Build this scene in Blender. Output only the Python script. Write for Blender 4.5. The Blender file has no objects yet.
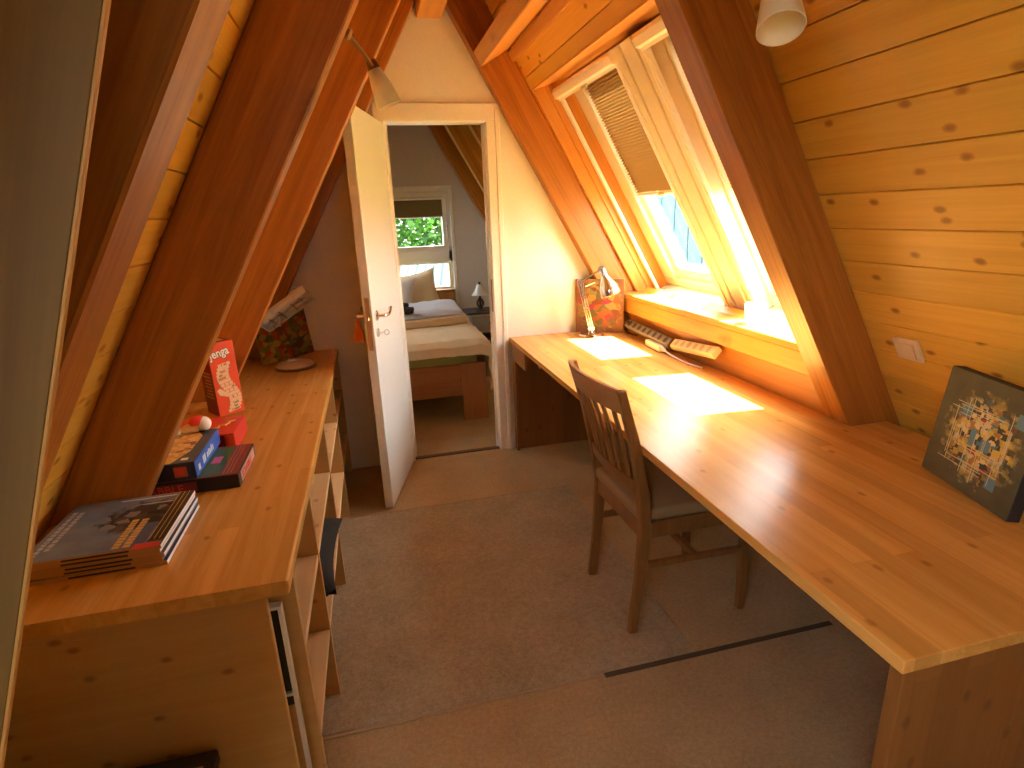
import bpy, bmesh, math, random
from mathutils import Vector, Matrix, noise as mnoise
SC = bpy.context.scene
COL = SC.collection
random.seed(7)
PI = math.pi

# ------------------------------------------------------------------ materials
def new_mat(name):
    m = bpy.data.materials.new(name); m.use_nodes = True
    nt = m.node_tree; b = nt.nodes['Principled BSDF']
    return m, nt, b
def N(nt, t, **kw):
    n = nt.nodes.new(t)
    for k, v in kw.items():
        if k.startswith('i_'):
            n.inputs[k[2:].replace('_', ' ')].default_value = v
        else: setattr(n, k, v)
    return n
def L(nt, a, b): nt.links.new(a, b)
def c4(c): return (c[0], c[1], c[2], 1.0)
def srgb(r, g, b):
    f = lambda u: (u/255/12.92) if u/255 <= .04045 else ((u/255+.055)/1.055)**2.4
    return (f(r), f(g), f(b))
def plain(name, col, rough=.5, metal=0., bump=0., bscale=60., spec=None, alpha=None, sheen=0., trans=0., emit=None, sss=0.):
    m, nt, b = new_mat(name)
    b.inputs['Base Color'].default_value = c4(col)
    b.inputs['Roughness'].default_value = rough
    b.inputs['Metallic'].default_value = metal
    if spec is not None: b.inputs['Specular IOR Level'].default_value = spec
    if trans: b.inputs['Transmission Weight'].default_value = trans
    if sss:
        b.inputs['Subsurface Weight'].default_value = sss
        b.inputs['Subsurface Radius'].default_value = (.03, .03, .03)
    tc = N(nt, 'ShaderNodeTexCoord')
    nz = N(nt, 'ShaderNodeTexNoise', i_Scale=bscale, i_Detail=3.)
    L(nt, tc.outputs['Object'], nz.inputs['Vector'])
    # small tonal variation
    mx = N(nt, 'ShaderNodeMix', data_type='RGBA')
    mx.inputs[6].default_value = c4([x*.93 for x in col]); mx.inputs[7].default_value = c4([min(1, x*1.05) for x in col])
    L(nt, nz.outputs['Fac'], mx.inputs[0]); L(nt, mx.outputs[2], b.inputs['Base Color'])
    if bump:
        bp = N(nt, 'ShaderNodeBump', i_Strength=bump, i_Distance=.01)
        L(nt, nz.outputs['Fac'], bp.inputs['Height']); L(nt, bp.outputs['Normal'], b.inputs['Normal'])
    return m

def wood(name, base, dark, axis='X', rough=.42, kt=.4, staves=None, island=0., knots=1., streak=.55, knot_col=None, flat=None, kscale=1., gs=1.):
    """pine: long streaks and fine grain along one local axis, oval knots, optional staves (across axis, width, length)"""
    m, nt, b = new_mat(name)
    ai = 'XYZ'.index(axis)
    tc = N(nt, 'ShaderNodeTexCoord'); oi = N(nt, 'ShaderNodeObjectInfo'); ge = N(nt, 'ShaderNodeNewGeometry')
    off = N(nt, 'ShaderNodeVectorMath', operation='MULTIPLY'); 
    cmb = N(nt, 'ShaderNodeCombineXYZ')
    for i in range(3): L(nt, oi.outputs['Random'], cmb.inputs[i])
    off.inputs[1].default_value = (37., 19., 53.)
    L(nt, cmb.outputs[0], off.inputs[0])
    add = N(nt, 'ShaderNodeVectorMath', operation='ADD'); L(nt, tc.outputs['Object'], add.inputs[0]); L(nt, off.outputs[0], add.inputs[1])
    vec = add.outputs[0]
    if island:
        c2 = N(nt, 'ShaderNodeCombineXYZ')
        for i in range(3): L(nt, ge.outputs['Random Per Island'], c2.inputs[i])
        s2 = N(nt, 'ShaderNodeVectorMath', operation='MULTIPLY'); s2.inputs[1].default_value = (91., 67., 43.); L(nt, c2.outputs[0], s2.inputs[0])
        a2 = N(nt, 'ShaderNodeVectorMath', operation='ADD'); L(nt, vec, a2.inputs[0]); L(nt, s2.outputs[0], a2.inputs[1]); vec = a2.outputs[0]
    def mapped(al, cr, v=vec, flt=None):
        mp = N(nt, 'ShaderNodeMapping')
        s = [cr*gs]*3; s[ai] = al*gs
        if flt is not None: s['XYZ'.index(flt)] = 0.0
        mp.inputs['Scale'].default_value = s
        L(nt, v, mp.inputs['Vector']); return mp.outputs[0]
    n1 = N(nt, 'ShaderNodeTexNoise', i_Scale=1., i_Detail=5., i_Roughness=.72, i_Distortion=.8); L(nt, mapped(.8, 19.), n1.inputs['Vector'])
    n2 = N(nt, 'ShaderNodeTexNoise', i_Scale=1., i_Detail=2.); L(nt, mapped(5., 130.), n2.inputs['Vector'])
    r1 = N(nt, 'ShaderNodeValToRGB'); r1.color_ramp.elements[0].position = .36; r1.color_ramp.elements[1].position = .64
    L(nt, n1.outputs['Fac'], r1.inputs[0])
    mA = N(nt, 'ShaderNodeMath', operation='MULTIPLY'); mA.inputs[1].default_value = streak; L(nt, r1.outputs[0], mA.inputs[0])
    mB = N(nt, 'ShaderNodeMath', operation='MULTIPLY_ADD'); mB.inputs[1].default_value = .35; L(nt, n2.outputs['Fac'], mB.inputs[0]); L(nt, mA.outputs[0], mB.inputs[2])
    col = N(nt, 'ShaderNodeMix', data_type='RGBA'); col.inputs[6].default_value = c4(base); col.inputs[7].default_value = c4(dark)
    L(nt, mB.outputs[0], col.inputs[0]); out = col.outputs[2]
    if staves:
        across, w, ln = staves
        sp = N(nt, 'ShaderNodeSeparateXYZ'); L(nt, tc.outputs['Object'], sp.inputs[0])
        cb = N(nt, 'ShaderNodeCombineXYZ'); L(nt, sp.outputs[ai], cb.inputs[0]); L(nt, sp.outputs['XYZ'.index(across)], cb.inputs[1])
        bk = N(nt, 'ShaderNodeTexBrick', offset=.37, offset_frequency=2)
        bk.inputs['Scale'].default_value = 1.; bk.inputs['Mortar Size'].default_value = .0006; bk.inputs['Brick Width'].default_value = ln; bk.inputs['Row Height'].default_value = w
        bk.inputs['Color1'].default_value = (.82, .79, .75, 1); bk.inputs['Color2'].default_value = (1.07, 1.06, 1.04, 1); bk.inputs['Mortar'].default_value = (.86, .82, .78, 1)
        L(nt, cb.outputs[0], bk.inputs['Vector'])
        ml = N(nt, 'ShaderNodeMix', data_type='RGBA', blend_type='MULTIPLY'); ml.inputs[0].default_value = 1.
        L(nt, out, ml.inputs[6]); L(nt, bk.outputs['Color'], ml.inputs[7]); out = ml.outputs[2]
    if island:
        mr = N(nt, 'ShaderNodeMapRange'); mr.inputs['To Min'].default_value = 1-island; mr.inputs['To Max'].default_value = 1+island*.6
        L(nt, ge.outputs['Random Per Island'], mr.inputs['Value'])
        ml = N(nt, 'ShaderNodeMix', data_type='RGBA', blend_type='MULTIPLY'); ml.inputs[0].default_value = 1.
        L(nt, out, ml.inputs[6]); L(nt, mr.outputs[0], ml.inputs[7]); out = ml.outputs[2]
    if knots:
        kr = .0 
        if flat is not None:
            vo = N(nt, 'ShaderNodeTexVoronoi', voronoi_dimensions='2D', i_Scale=1.45)
            sv = N(nt, 'ShaderNodeSeparateXYZ'); L(nt, mapped(4.2*kscale, 6.6*kscale, vec, flat), sv.inputs[0])
            cv2 = N(nt, 'ShaderNodeCombineXYZ'); ot = [i for i in range(3) if i != ai and i != 'XYZ'.index(flat)][0]
            L(nt, sv.outputs[ai], cv2.inputs[0]); L(nt, sv.outputs[ot], cv2.inputs[1]); L(nt, cv2.outputs[0], vo.inputs['Vector'])
        else:
            vo = N(nt, 'ShaderNodeTexVoronoi', i_Scale=1.); L(nt, mapped(2.6*kscale, 6.5*kscale, vec), vo.inputs['Vector']); kr = .05
        nk = N(nt, 'ShaderNodeTexNoise', i_Scale=40., i_Detail=1.); L(nt, vec, nk.inputs['Vector'])
        sb = N(nt, 'ShaderNodeMath', operation='MULTIPLY_ADD'); sb.inputs[1].default_value = .06; L(nt, nk.outputs['Fac'], sb.inputs[0]); L(nt, vo.outputs['Distance'], sb.inputs[2])
        rk = N(nt, 'ShaderNodeValToRGB'); e = rk.color_ramp.elements
        e[0].position = .075+kr; e[0].color = (1, 1, 1, 1); e[1].position = .15+kr; e[1].color = (0, 0, 0, 1)
        x = e.new(.105+kr); x.color = (.65, .65, .65, 1)
        L(nt, sb.outputs[0], rk.inputs[0])
        sc = N(nt, 'ShaderNodeSeparateColor'); L(nt, vo.outputs['Color'], sc.inputs[0])
        gt = N(nt, 'ShaderNodeMath', operation='GREATER_THAN'); gt.inputs[1].default_value = kt; L(nt, sc.outputs[0], gt.inputs[0])
        mk = N(nt, 'ShaderNodeMath', operation='MULTIPLY'); L(nt, rk.outputs[0], mk.inputs[0]); L(nt, gt.outputs[0], mk.inputs[1])
        m2 = N(nt, 'ShaderNodeMath', operation='MULTIPLY'); m2.inputs[1].default_value = min(1, knots*.85); L(nt, mk.outputs[0], m2.inputs[0])
        kc = knot_col or [dark[0]*.45, dark[1]*.32, dark[2]*.3]
        ml = N(nt, 'ShaderNodeMix', data_type='RGBA'); ml.inputs[7].default_value = c4(kc)
        L(nt, m2.outputs[0], ml.inputs[0]); L(nt, out, ml.inputs[6]); out = ml.outputs[2]
    L(nt, out, b.inputs['Base Color'])
    b.inputs['Roughness'].default_value = rough
    bp = N(nt, 'ShaderNodeBump', i_Strength=.08, i_Distance=.004); L(nt, n2.outputs['Fac'], bp.inputs['Height']); L(nt, bp.outputs['Normal'], b.inputs['Normal'])
    return m

def carpet(name, ca, cb_, scale=260., blot=5.):
    m, nt, b = new_mat(name)
    tc = N(nt, 'ShaderNodeTexCoord')
    n1 = N(nt, 'ShaderNodeTexNoise', i_Scale=scale, i_Detail=2.); L(nt, tc.outputs['Object'], n1.inputs['Vector'])
    n2 = N(nt, 'ShaderNodeTexNoise', i_Scale=blot, i_Detail=5.); L(nt, tc.outputs['Object'], n2.inputs['Vector'])
    n3 = N(nt, 'ShaderNodeTexNoise', i_Scale=scale*.28, i_Detail=2.); L(nt, tc.outputs['Object'], n3.inputs['Vector'])
    a = N(nt, 'ShaderNodeMath', operation='MULTIPLY_ADD'); a.inputs[1].default_value = .5; L(nt, n2.outputs['Fac'], a.inputs[0])
    h = N(nt, 'ShaderNodeMath', operation='MULTIPLY_ADD'); h.inputs[1].default_value = 1.0; h.inputs[2].default_value = -.55; L(nt, n1.outputs['Fac'], h.inputs[0])
    h2 = N(nt, 'ShaderNodeMath', operation='ADD'); L(nt, h.outputs[0], h2.inputs[0])
    h3 = N(nt, 'ShaderNodeMath', operation='MULTIPLY'); h3.inputs[1].default_value = .6; L(nt, n3.outputs['Fac'], h3.inputs[0]); L(nt, h3.outputs[0], h2.inputs[1])
    L(nt, h2.outputs[0], a.inputs[2])
    mx = N(nt, 'ShaderNodeMix', data_type='RGBA'); mx.inputs[6].default_value = c4(ca); mx.inputs[7].default_value = c4(cb_)
    L(nt, a.outputs[0], mx.inputs[0]); L(nt, mx.outputs[2], b.inputs['Base Color'])
    b.inputs['Roughness'].default_value = .95; b.inputs['Specular IOR Level'].default_value = .15
    bp = N(nt, 'ShaderNodeBump', i_Strength=.5, i_Distance=.004); L(nt, n1.outputs['Fac'], bp.inputs['Height']); L(nt, bp.outputs['Normal'], b.inputs['Normal'])
    return m

def glass(name, tint=(.97, .99, 1.), rough=0.):
    m, nt, b = new_mat(name); nt.nodes.remove(b)
    o = nt.nodes['Material Output']
    t = N(nt, 'ShaderNodeBsdfTransparent'); t.inputs[0].default_value = c4(tint)
    g = N(nt, 'ShaderNodeBsdfGlossy'); g.inputs['Roughness'].default_value = rough
    f = N(nt, 'ShaderNodeLayerWeight'); f.inputs['Blend'].default_value = .5
    p5 = N(nt, 'ShaderNodeMath', operation='POWER'); p5.inputs[1].default_value = 5.; L(nt, f.outputs['Facing'], p5.inputs[0])
    ma = N(nt, 'ShaderNodeMath', operation='MULTIPLY_ADD'); ma.inputs[1].default_value = .30; ma.inputs[2].default_value = .02; L(nt, p5.outputs[0], ma.inputs[0])
    mx = N(nt, 'ShaderNodeMixShader'); L(nt, ma.outputs[0], mx.inputs[0]); L(nt, t.outputs[0], mx.inputs[1]); L(nt, g.outputs[0], mx.inputs[2]); L(nt, mx.outputs[0], o.inputs[0])
    return m

def translucent(name, col, w=.5, rough=.6, stripes=None):
    m, nt, b = new_mat(name)
    o = nt.nodes['Material Output']
    b.inputs['Base Color'].default_value = c4(col); b.inputs['Roughness'].default_value = rough
    t = N(nt, 'ShaderNodeBsdfTranslucent'); t.inputs[0].default_value = c4(col)
    mx = N(nt, 'ShaderNodeMixShader'); mx.inputs[0].default_value = w
    L(nt, b.outputs[0], mx.inputs[1]); L(nt, t.outputs[0], mx.inputs[2]); L(nt, mx.outputs[0], o.inputs[0])
    tc = N(nt, 'ShaderNodeTexCoord'); nz = N(nt, 'ShaderNodeTexNoise', i_Scale=30.); L(nt, tc.outputs['Object'], nz.inputs['Vector'])
    mc = N(nt, 'ShaderNodeMix', data_type='RGBA'); mc.inputs[6].default_value = c4([x*.9 for x in col]); mc.inputs[7].default_value = c4(col)
    L(nt, nz.outputs['Fac'], mc.inputs[0]); L(nt, mc.outputs[2], b.inputs['Base Color']); L(nt, mc.outputs[2], t.inputs[0])
    return m

def painting(name, stops, bg, centre=(0, 0), rad=(.12, .12), cell=30., lines=True, seed=0., soft=.6, metric='CHEBYCHEV'):
    """abstract patches over a ground colour; the canvas front lies in local X / Z"""
    m, nt, b = new_mat(name)
    tc = N(nt, 'ShaderNodeTexCoord')
    mp = N(nt, 'ShaderNodeMapping'); mp.inputs['Location'].default_value = (seed, 0, seed*.7); mp.inputs['Scale'].default_value = (1, 0, 1.25)
    L(nt, tc.outputs['Object'], mp.inputs['Vector'])
    dz = N(nt, 'ShaderNodeTexNoise', i_Scale=cell*1.1, i_Detail=3.); L(nt, mp.outputs[0], dz.inputs['Vector'])
    dm_ = N(nt, 'ShaderNodeVectorMath', operation='MULTIPLY_ADD'); dm_.inputs[1].default_value = (.9/cell,)*3; L(nt, dz.outputs['Color'], dm_.inputs[0]); L(nt, mp.outputs[0], dm_.inputs[2])
    fl = N(nt, 'ShaderNodeVectorMath', operation='MULTIPLY'); fl.inputs[1].default_value = (1, 0, 1); L(nt, dm_.outputs[0], fl.inputs[0])
    vo = N(nt, 'ShaderNodeTexVoronoi', distance=metric, i_Scale=cell); L(nt, fl.outputs[0], vo.inputs['Vector'])
    sc = N(nt, 'ShaderNodeSeparateColor'); L(nt, vo.outputs['Color'], sc.inputs[0])
    rp = N(nt, 'ShaderNodeValToRGB'); rp.color_ramp.interpolation = 'CONSTANT'
    el = rp.color_ramp.elements
    for i, (p, c) in enumerate(stops):
        e = el[i] if i < 2 else el.new(p)
        e.position = p; e.color = c4(c)
    L(nt, sc.outputs[0], rp.inputs[0])
    # mask
    mm = N(nt, 'ShaderNodeMapping'); mm.inputs['Location'].default_value = (-centre[0]/rad[0], 0, -centre[1]/rad[1]); mm.inputs['Scale'].default_value = (1/rad[0], 0, 1/rad[1])
    L(nt, tc.outputs['Object'], mm.inputs['Vector'])
    ln = N(nt, 'ShaderNodeVectorMath', operation='LENGTH'); L(nt, mm.outputs[0], ln.inputs[0])
    nz = N(nt, 'ShaderNodeTexNoise', i_Scale=38., i_Detail=3.); L(nt, mp.outputs[0], nz.inputs['Vector'])
    a = N(nt, 'ShaderNodeMath', operation='MULTIPLY_ADD'); a.inputs[1].default_value = 1.3; L(nt, nz.outputs['Fac'], a.inputs[0]); L(nt, ln.outputs['Value'], a.inputs[2])
    mr = N(nt, 'ShaderNodeMapRange'); mr.inputs['From Min'].default_value = 1.25+soft*.5; mr.inputs['From Max'].default_value = 1.25; L(nt, a.outputs[0], mr.inputs['Value'])
    nb = N(nt, 'ShaderNodeTexNoise', i_Scale=14., i_Detail=4.); L(nt, mp.outputs[0], nb.inputs['Vector'])
    bgm = N(nt, 'ShaderNodeMix', data_type='RGBA'); bgm.inputs[6].default_value = c4([x*.5 for x in bg]); bgm.inputs[7].default_value = c4([x*1.5 for x in bg]); L(nt, nb.outputs['Fac'], bgm.inputs[0])
    mx = N(nt, 'ShaderNodeMix', data_type='RGBA'); L(nt, mr.outputs[0], mx.inputs[0]); L(nt, bgm.outputs[2], mx.inputs[6]); L(nt, rp.outputs[0], mx.inputs[7])
    L(nt, mx.outputs[2], b.inputs['Base Color']); b.inputs['Roughness'].default_value = .65
    bp = N(nt, 'ShaderNodeBump', i_Strength=.3, i_Distance=.003); L(nt, nz.outputs['Fac'], bp.inputs['Height']); L(nt, bp.outputs['Normal'], b.inputs['Normal'])
    return m

M = {}
PB, PD = (.62, .33, .105), (.40, .165, .035)          # lacquered pine
M['clad'] = wood('pine_cladding', (.88, .51, .075), (.66, .31, .03), 'X', .42, island=.13, knots=1., flat='Z', streak=.5)
M['rafter'] = wood('glazed_rafter', (.54, .22, .038), (.30, .10, .014), 'X', .36, knots=.9, kscale=.55, streak=.8)
M['rafter_l'] = wood('glazed_lining', (.66, .32, .065), (.48, .19, .03), 'X', .45, knots=.9, kscale=.6)
M['lin_y'] = wood('glazed_lining_long', (.68, .35, .08), (.50, .21, .035), 'Y', .42, knots=.9, kscale=.6)
M['lin_x'] = wood('glazed_lining_short', (.68, .35, .08), (.50, .21, .035), 'X', .42, knots=.9, kscale=.6)
M['desk'] = wood('laminated_pine', (.80, .46, .135), (.57, .275, .05), 'Y', .27, staves=('X', .055, .85), knots=.6, flat='Z', streak=.55, kscale=1.25, kt=.74)
M['desk'].node_tree.nodes['Principled BSDF'].inputs['Specular IOR Level'].default_value = .2
M['deskz'] = wood('laminated_pine_shaded', (.30, .135, .036), (.20, .075, .016), 'Z', .4, staves=('X', .06, 1.1), knots=.7, flat='Y', streak=.5)  # desk pine again, the upright panels' shade put into a darker colour
M['deskzy'] = wood('laminated_pine_divider', (.60, .34, .13), (.45, .22, .07), 'X', .45, staves=('Z', .06, 1.1), knots=.6, flat='Y', streak=.5)
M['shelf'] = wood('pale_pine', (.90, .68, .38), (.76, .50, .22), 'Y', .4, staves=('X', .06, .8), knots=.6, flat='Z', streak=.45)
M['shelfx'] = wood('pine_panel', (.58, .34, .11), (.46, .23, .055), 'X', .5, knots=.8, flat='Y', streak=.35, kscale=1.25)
M['silver'] = plain('silver_frame', (.80, .78, .74), .35, .5)
M['grey_wood'] = wood('shaded_board', (.19, .112, .026), (.12, .066, .013), 'X', .6, knots=.0, streak=.7)  # foreground board, its backlit shade put into the dark base colour
M['chair'] = wood('dark_stained_wood', (.30, .14, .042), (.18, .075, .02), 'Z', .38, knots=0, streak=.6)
M['chair_t'] = wood('stained_wood_rail', (.48, .27, .11), (.34, .17, .065), 'Y', .38, knots=0, streak=.6)
M['bedw'] = wood('bed_pine', (.42, .17, .045), (.28, .09, .02), 'X', .45, knots=.6, kscale=.6)
M['bedwz'] = wood('bed_pine_post', (.42, .17, .045), (.28, .09, .02), 'Z', .45, knots=.6, kscale=.6)
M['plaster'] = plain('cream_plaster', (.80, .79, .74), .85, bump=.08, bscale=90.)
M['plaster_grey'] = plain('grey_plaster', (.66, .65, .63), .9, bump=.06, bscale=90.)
M['paint'] = plain('cream_gloss_paint', (.84, .82, .74), .35)
M['door'] = plain('white_door_lacquer', (.86, .88, .85), .28)
M['cream'] = plain('cream_window_paint', (.74, .67, .52), .4)
M['white'] = plain('white_pvc', (.86, .86, .83), .35)
M['carpet'] = carpet('beige_carpet', (.28, .20, .10), (.66, .49, .28))
M['mat'] = carpet('taupe_carpet_mat', (.24, .195, .12), (.58, .48, .33), 200.)
M['matedge'] = carpet('worn_mat_edge', (.36, .26, .15), (.55, .42, .27), 300.)
M['chrome'] = plain('polished_chrome', (.80, .80, .80), .14, 1.)
M['steel'] = plain('brushed_steel', (.62, .60, .56), .32, 1.)
M['brass'] = plain('aged_brass', (.26, .15, .05), .35, 1.)
M['black'] = plain('black_plastic', (.012, .012, .013), .4)
M['dark'] = plain('dark_slot', (.03, .022, .016), .6)
M['glass'] = glass('window_glass')
M['acryl'] = glass('clear_acrylic', (.90, .88, .84), .08)
M['frost'] = translucent('frosted_glass', (.93, .91, .84), .5, .3)
M['blind'] = translucent('honey_pleated_fabric', (.50, .33, .12), .025, .8)
M['blind_d'] = translucent('olive_roller_fabric', (.22, .17, .075), .2, .8)
M['cotton_cream'] = plain('cream_cotton', (.80, .64, .40), .9, bump=.15, bscale=25.)
M['cotton_white'] = plain('white_cotton', (.78, .76, .74), .9, bump=.15, bscale=22.)
M['cotton_blue'] = plain('pale_blue_cotton', (.58, .60, .66), .9, bump=.2, bscale=18.)
M['sheet'] = plain('olive_sheet', (.50, .46, .12), .9, bump=.1, bscale=30.)
M['seatfab'] = plain('beige_upholstery', (.32, .21, .10), .9, bump=.2, bscale=200.)
M['dkcloth'] = plain('charcoal_cloth', (.022, .018, .017), .95, bump=.3, bscale=120.)
M['red'] = plain('red_card', (.72, .045, .03), .4)
M['redor'] = plain('orange_red_card', (.83, .10, .03), .38)
M['deepred'] = plain('deep_red_card', (.20, .012, .01), .45)
M['maroon'] = plain('maroon_card', (.20, .025, .035), .4)
M['green'] = plain('dark_green_card', (.02, .13, .055), .4)
M['blackcard'] = plain('black_card', (.016, .012, .012), .42)
M['navy'] = plain('navy_card', (.014, .018, .04), .4)
M['blue'] = plain('bright_blue_card', (.015, .12, .60), .35)
M['slate'] = plain('slate_card', (.085, .09, .11), .6)
M['yellow'] = plain('yellow_print', (.80, .55, .04), .4)
M['yel'] = plain('golden_print', (.80, .52, .15), .4)
M['whitep'] = plain('white_print', (.88, .87, .82), .45)
M['pinkp'] = plain('pink_print', (.75, .08, .28), .45)
M['redp'] = plain('red_print', (.66, .06, .04), .45)
M['greenp'] = plain('green_print', (.12, .35, .06), .45)
M['blackp'] = plain('black_print', (.015, .012, .012), .5)
M['pages'] = plain('page_edges', (.80, .79, .76), .8, bump=.4, bscale=400.)
M['bluepage'] = plain('blue_cover_edge', (.10, .14, .28), .5)
M['spine'] = plain('tan_spine', (.46, .26, .10), .45)
M['woodblk'] = plain('block_print', (.86, .62, .36), .5)
M['beigepl'] = plain('beige_plastic', (.74, .60, .36), .4)
M['greypl'] = plain('grey_plastic', (.15, .125, .10), .4)
M['switch'] = plain('ivory_plastic', (.80, .62, .36), .35)
M['orange'] = plain('orange_thread', (.75, .20, .03), .8)
M['cupm'] = translucent('white_porcelain', (.92, .92, .90), .35, .3)
M['night'] = plain('distressed_white_paint', (.66, .66, .60), .6, bump=.2, bscale=60.)
M['nightd'] = plain('dark_tabletop', (.09, .08, .075), .5)
M['iron'] = plain('dark_iron', (.02, .017, .015), .45)
M['roofo'] = plain('roof_tiles', (.20, .08, .05), .8)
M['canvas_side'] = plain('dark_canvas_edge', (.022, .018, .016), .7)
M['tube'] = plain('lamp_tube_white', (.9, .88, .82), .4)
M['paint_r'] = painting('city_painting', [(0, (.66, .47, .09)), (.2, (.74, .58, .24)), (.34, (.40, .19, .05)), (.46, (.09, .19, .24)), (.55, (.48, .34, .07)), (.68, (.05, .05, .03)), (.84, (.62, .53, .30)), (.95, (.40, .06, .04))], (.085, .080, .040), (.165, .15), (.118, .108), 62., soft=1.0)
M['paint_l'] = painting('leaf_painting', [(0, (.16, .20, .04)), (.25, (.34, .26, .05)), (.45, (.09, .13, .03)), (.6, (.44, .34, .08)), (.75, (.42, .07, .03)), (.88, (.14, .06, .03))], (.16, .12, .03), (.15, .15), (.3, .3), 30., seed=3.3, metric='EUCLIDEAN')
M['paint_m'] = painting('warm_painting', [(0, (.36, .10, .02)), (.22, (.40, .25, .05)), (.42, (.15, .11, .03)), (.56, (.36, .03, .07)), (.66, (.26, .22, .06)), (.85, (.22, .05, .02))], (.26, .10, .035), (.15, .17), (.17, .19), 24., seed=7.1, metric='EUCLIDEAN')
M['cover'] = painting('mountain_cover', [(0, (.035, .02, .016)), (.35, (.07, .045, .03)), (.6, (.10, .07, .055)), (.8, (.30, .27, .25)), (.92, (.025, .016, .014))], (.20, .25, .34), (.06, .02), (.12, .10), 34., seed=1.7, metric='EUCLIDEAN')
M['game_pic'] = painting('game_picture', [(0, (.78, .50, .14)), (.3, (.84, .60, .25)), (.6, (.70, .38, .10)), (.8, (.30, .15, .06)), (.9, (.80, .66, .42))], (.75, .48, .14), (0, 0), (.2, .2), 60., seed=2.1, metric='EUCLIDEAN')
def leafmat():
    m, nt, b = new_mat('hazel_leaves'); o = nt.nodes['Material Output']
    ge = N(nt, 'ShaderNodeNewGeometry'); rp = N(nt, 'ShaderNodeValToRGB')
    rp.color_ramp.elements[0].color = (.006, .036, .005, 1); rp.color_ramp.elements[1].color = (.045, .14, .012, 1)
    L(nt, ge.outputs['Random Per Island'], rp.inputs[0]); L(nt, rp.outputs[0], b.inputs['Base Color'])
    t = N(nt, 'ShaderNodeBsdfTranslucent'); L(nt, rp.outputs[0], t.inputs[0])
    mx = N(nt, 'ShaderNodeMixShader'); mx.inputs[0].default_value = .5; L(nt, b.outputs[0], mx.inputs[1]); L(nt, t.outputs[0], mx.inputs[2]); L(nt, mx.outputs[0], o.inputs[0])
    return m
M['zinc'] = plain('pale_zinc_flashing', (.10, .17, .22), .5)
M['leaf'] = leafmat()
M['bark'] = plain('bark', (.09, .06, .04), .9, bump=.5, bscale=20.)
M['corr'] = plain('pale_corrugated_sheet', (.030, .046, .052), .9, spec=.05)
M['lawn'] = carpet('lawn', (.05, .10, .02), (.12, .2, .05), 60.)

# ------------------------------------------------------------------ geometry helpers
def bm_(): return bmesh.new()
def add_box(bm, x0, x1, y0, y1, z0, z1, bev=0., seg=1, mtx=None):
    t = bmesh.new()
    bmesh.ops.create_cube(t, size=1.)
    for v in t.verts:
        v.co = Vector(((x0+x1)/2 + v.co.x*(x1-x0), (y0+y1)/2 + v.co.y*(y1-y0), (z0+z1)/2 + v.co.z*(z1-z0)))
    if bev > 0:
        bmesh.ops.bevel(t, geom=t.edges[:], offset=min(bev, .49*min(abs(x1-x0), abs(y1-y0), abs(z1-z0))), segments=seg, affect='EDGES', profile=.5)
    if mtx is not None: bmesh.ops.transform(t, matrix=mtx, verts=t.verts[:])
    merge(bm, t)
def merge(bm, t):
    me = bpy.data.meshes.new('tmp'); t.to_mesh(me); t.free(); bm.from_mesh(me); bpy.data.meshes.remove(me)
def add_prism(bm, pts, a0, a1, plane='XZ', bev=0., mtx=None):
    """polygon given in a plane, extruded along the third axis from a0 to a1"""
    t = bmesh.new()
    def P(p, a):
        return {'XZ': (p[0], a, p[1]), 'XY': (p[0], p[1], a), 'YZ': (a, p[0], p[1])}[plane]
    A = [t.verts.new(P(p, a0)) for p in pts]; B = [t.verts.new(P(p, a1)) for p in pts]
    t.faces.new(A); t.faces.new(B[::-1])
    n = len(pts)
    for i in range(n): t.faces.new((A[i], B[i], B[(i+1) % n], A[(i+1) % n]))
    bmesh.ops.recalc_face_normals(t, faces=t.faces[:])
    if bev: bmesh.ops.bevel(t, geom=t.edges[:], offset=bev, segments=1, affect='EDGES', profile=.5)
    if mtx is not None: bmesh.ops.transform(t, matrix=mtx, verts=t.verts[:])
    merge(bm, t)
def frame_to(p0, p1):
    d = (Vector(p1)-Vector(p0)).normalized()
    q = d.to_track_quat('Z', 'Y'); return q.to_matrix()
def add_tube(bm, pts, r, n=10, cap=True):
    pts = [Vector(p) for p in pts]; rs = r if isinstance(r, (list, tuple)) else [r]*len(pts)
    t = bmesh.new(); rings = []; up = None
    for i, p in enumerate(pts):
        d = (pts[min(i+1, len(pts)-1)]-pts[max(i-1, 0)]).normalized()
        if up is None:
            up = Vector((0, 0, 1)) if abs(d.z) < .9 else Vector((1, 0, 0))
        s = d.cross(up).normalized(); u = s.cross(d).normalized(); up = u
        rings.append([t.verts.new(p + (s*math.cos(2*PI*k/n)+u*math.sin(2*PI*k/n))*rs[i]) for k in range(n)])
    for a, b in zip(rings, rings[1:]):
        for k in range(n): t.faces.new((a[k], a[(k+1) % n], b[(k+1) % n], b[k]))
    if cap: t.faces.new(rings[0][::-1]); t.faces.new(rings[-1])
    bmesh.ops.recalc_face_normals(t, faces=t.faces[:]); merge(bm, t)
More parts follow.
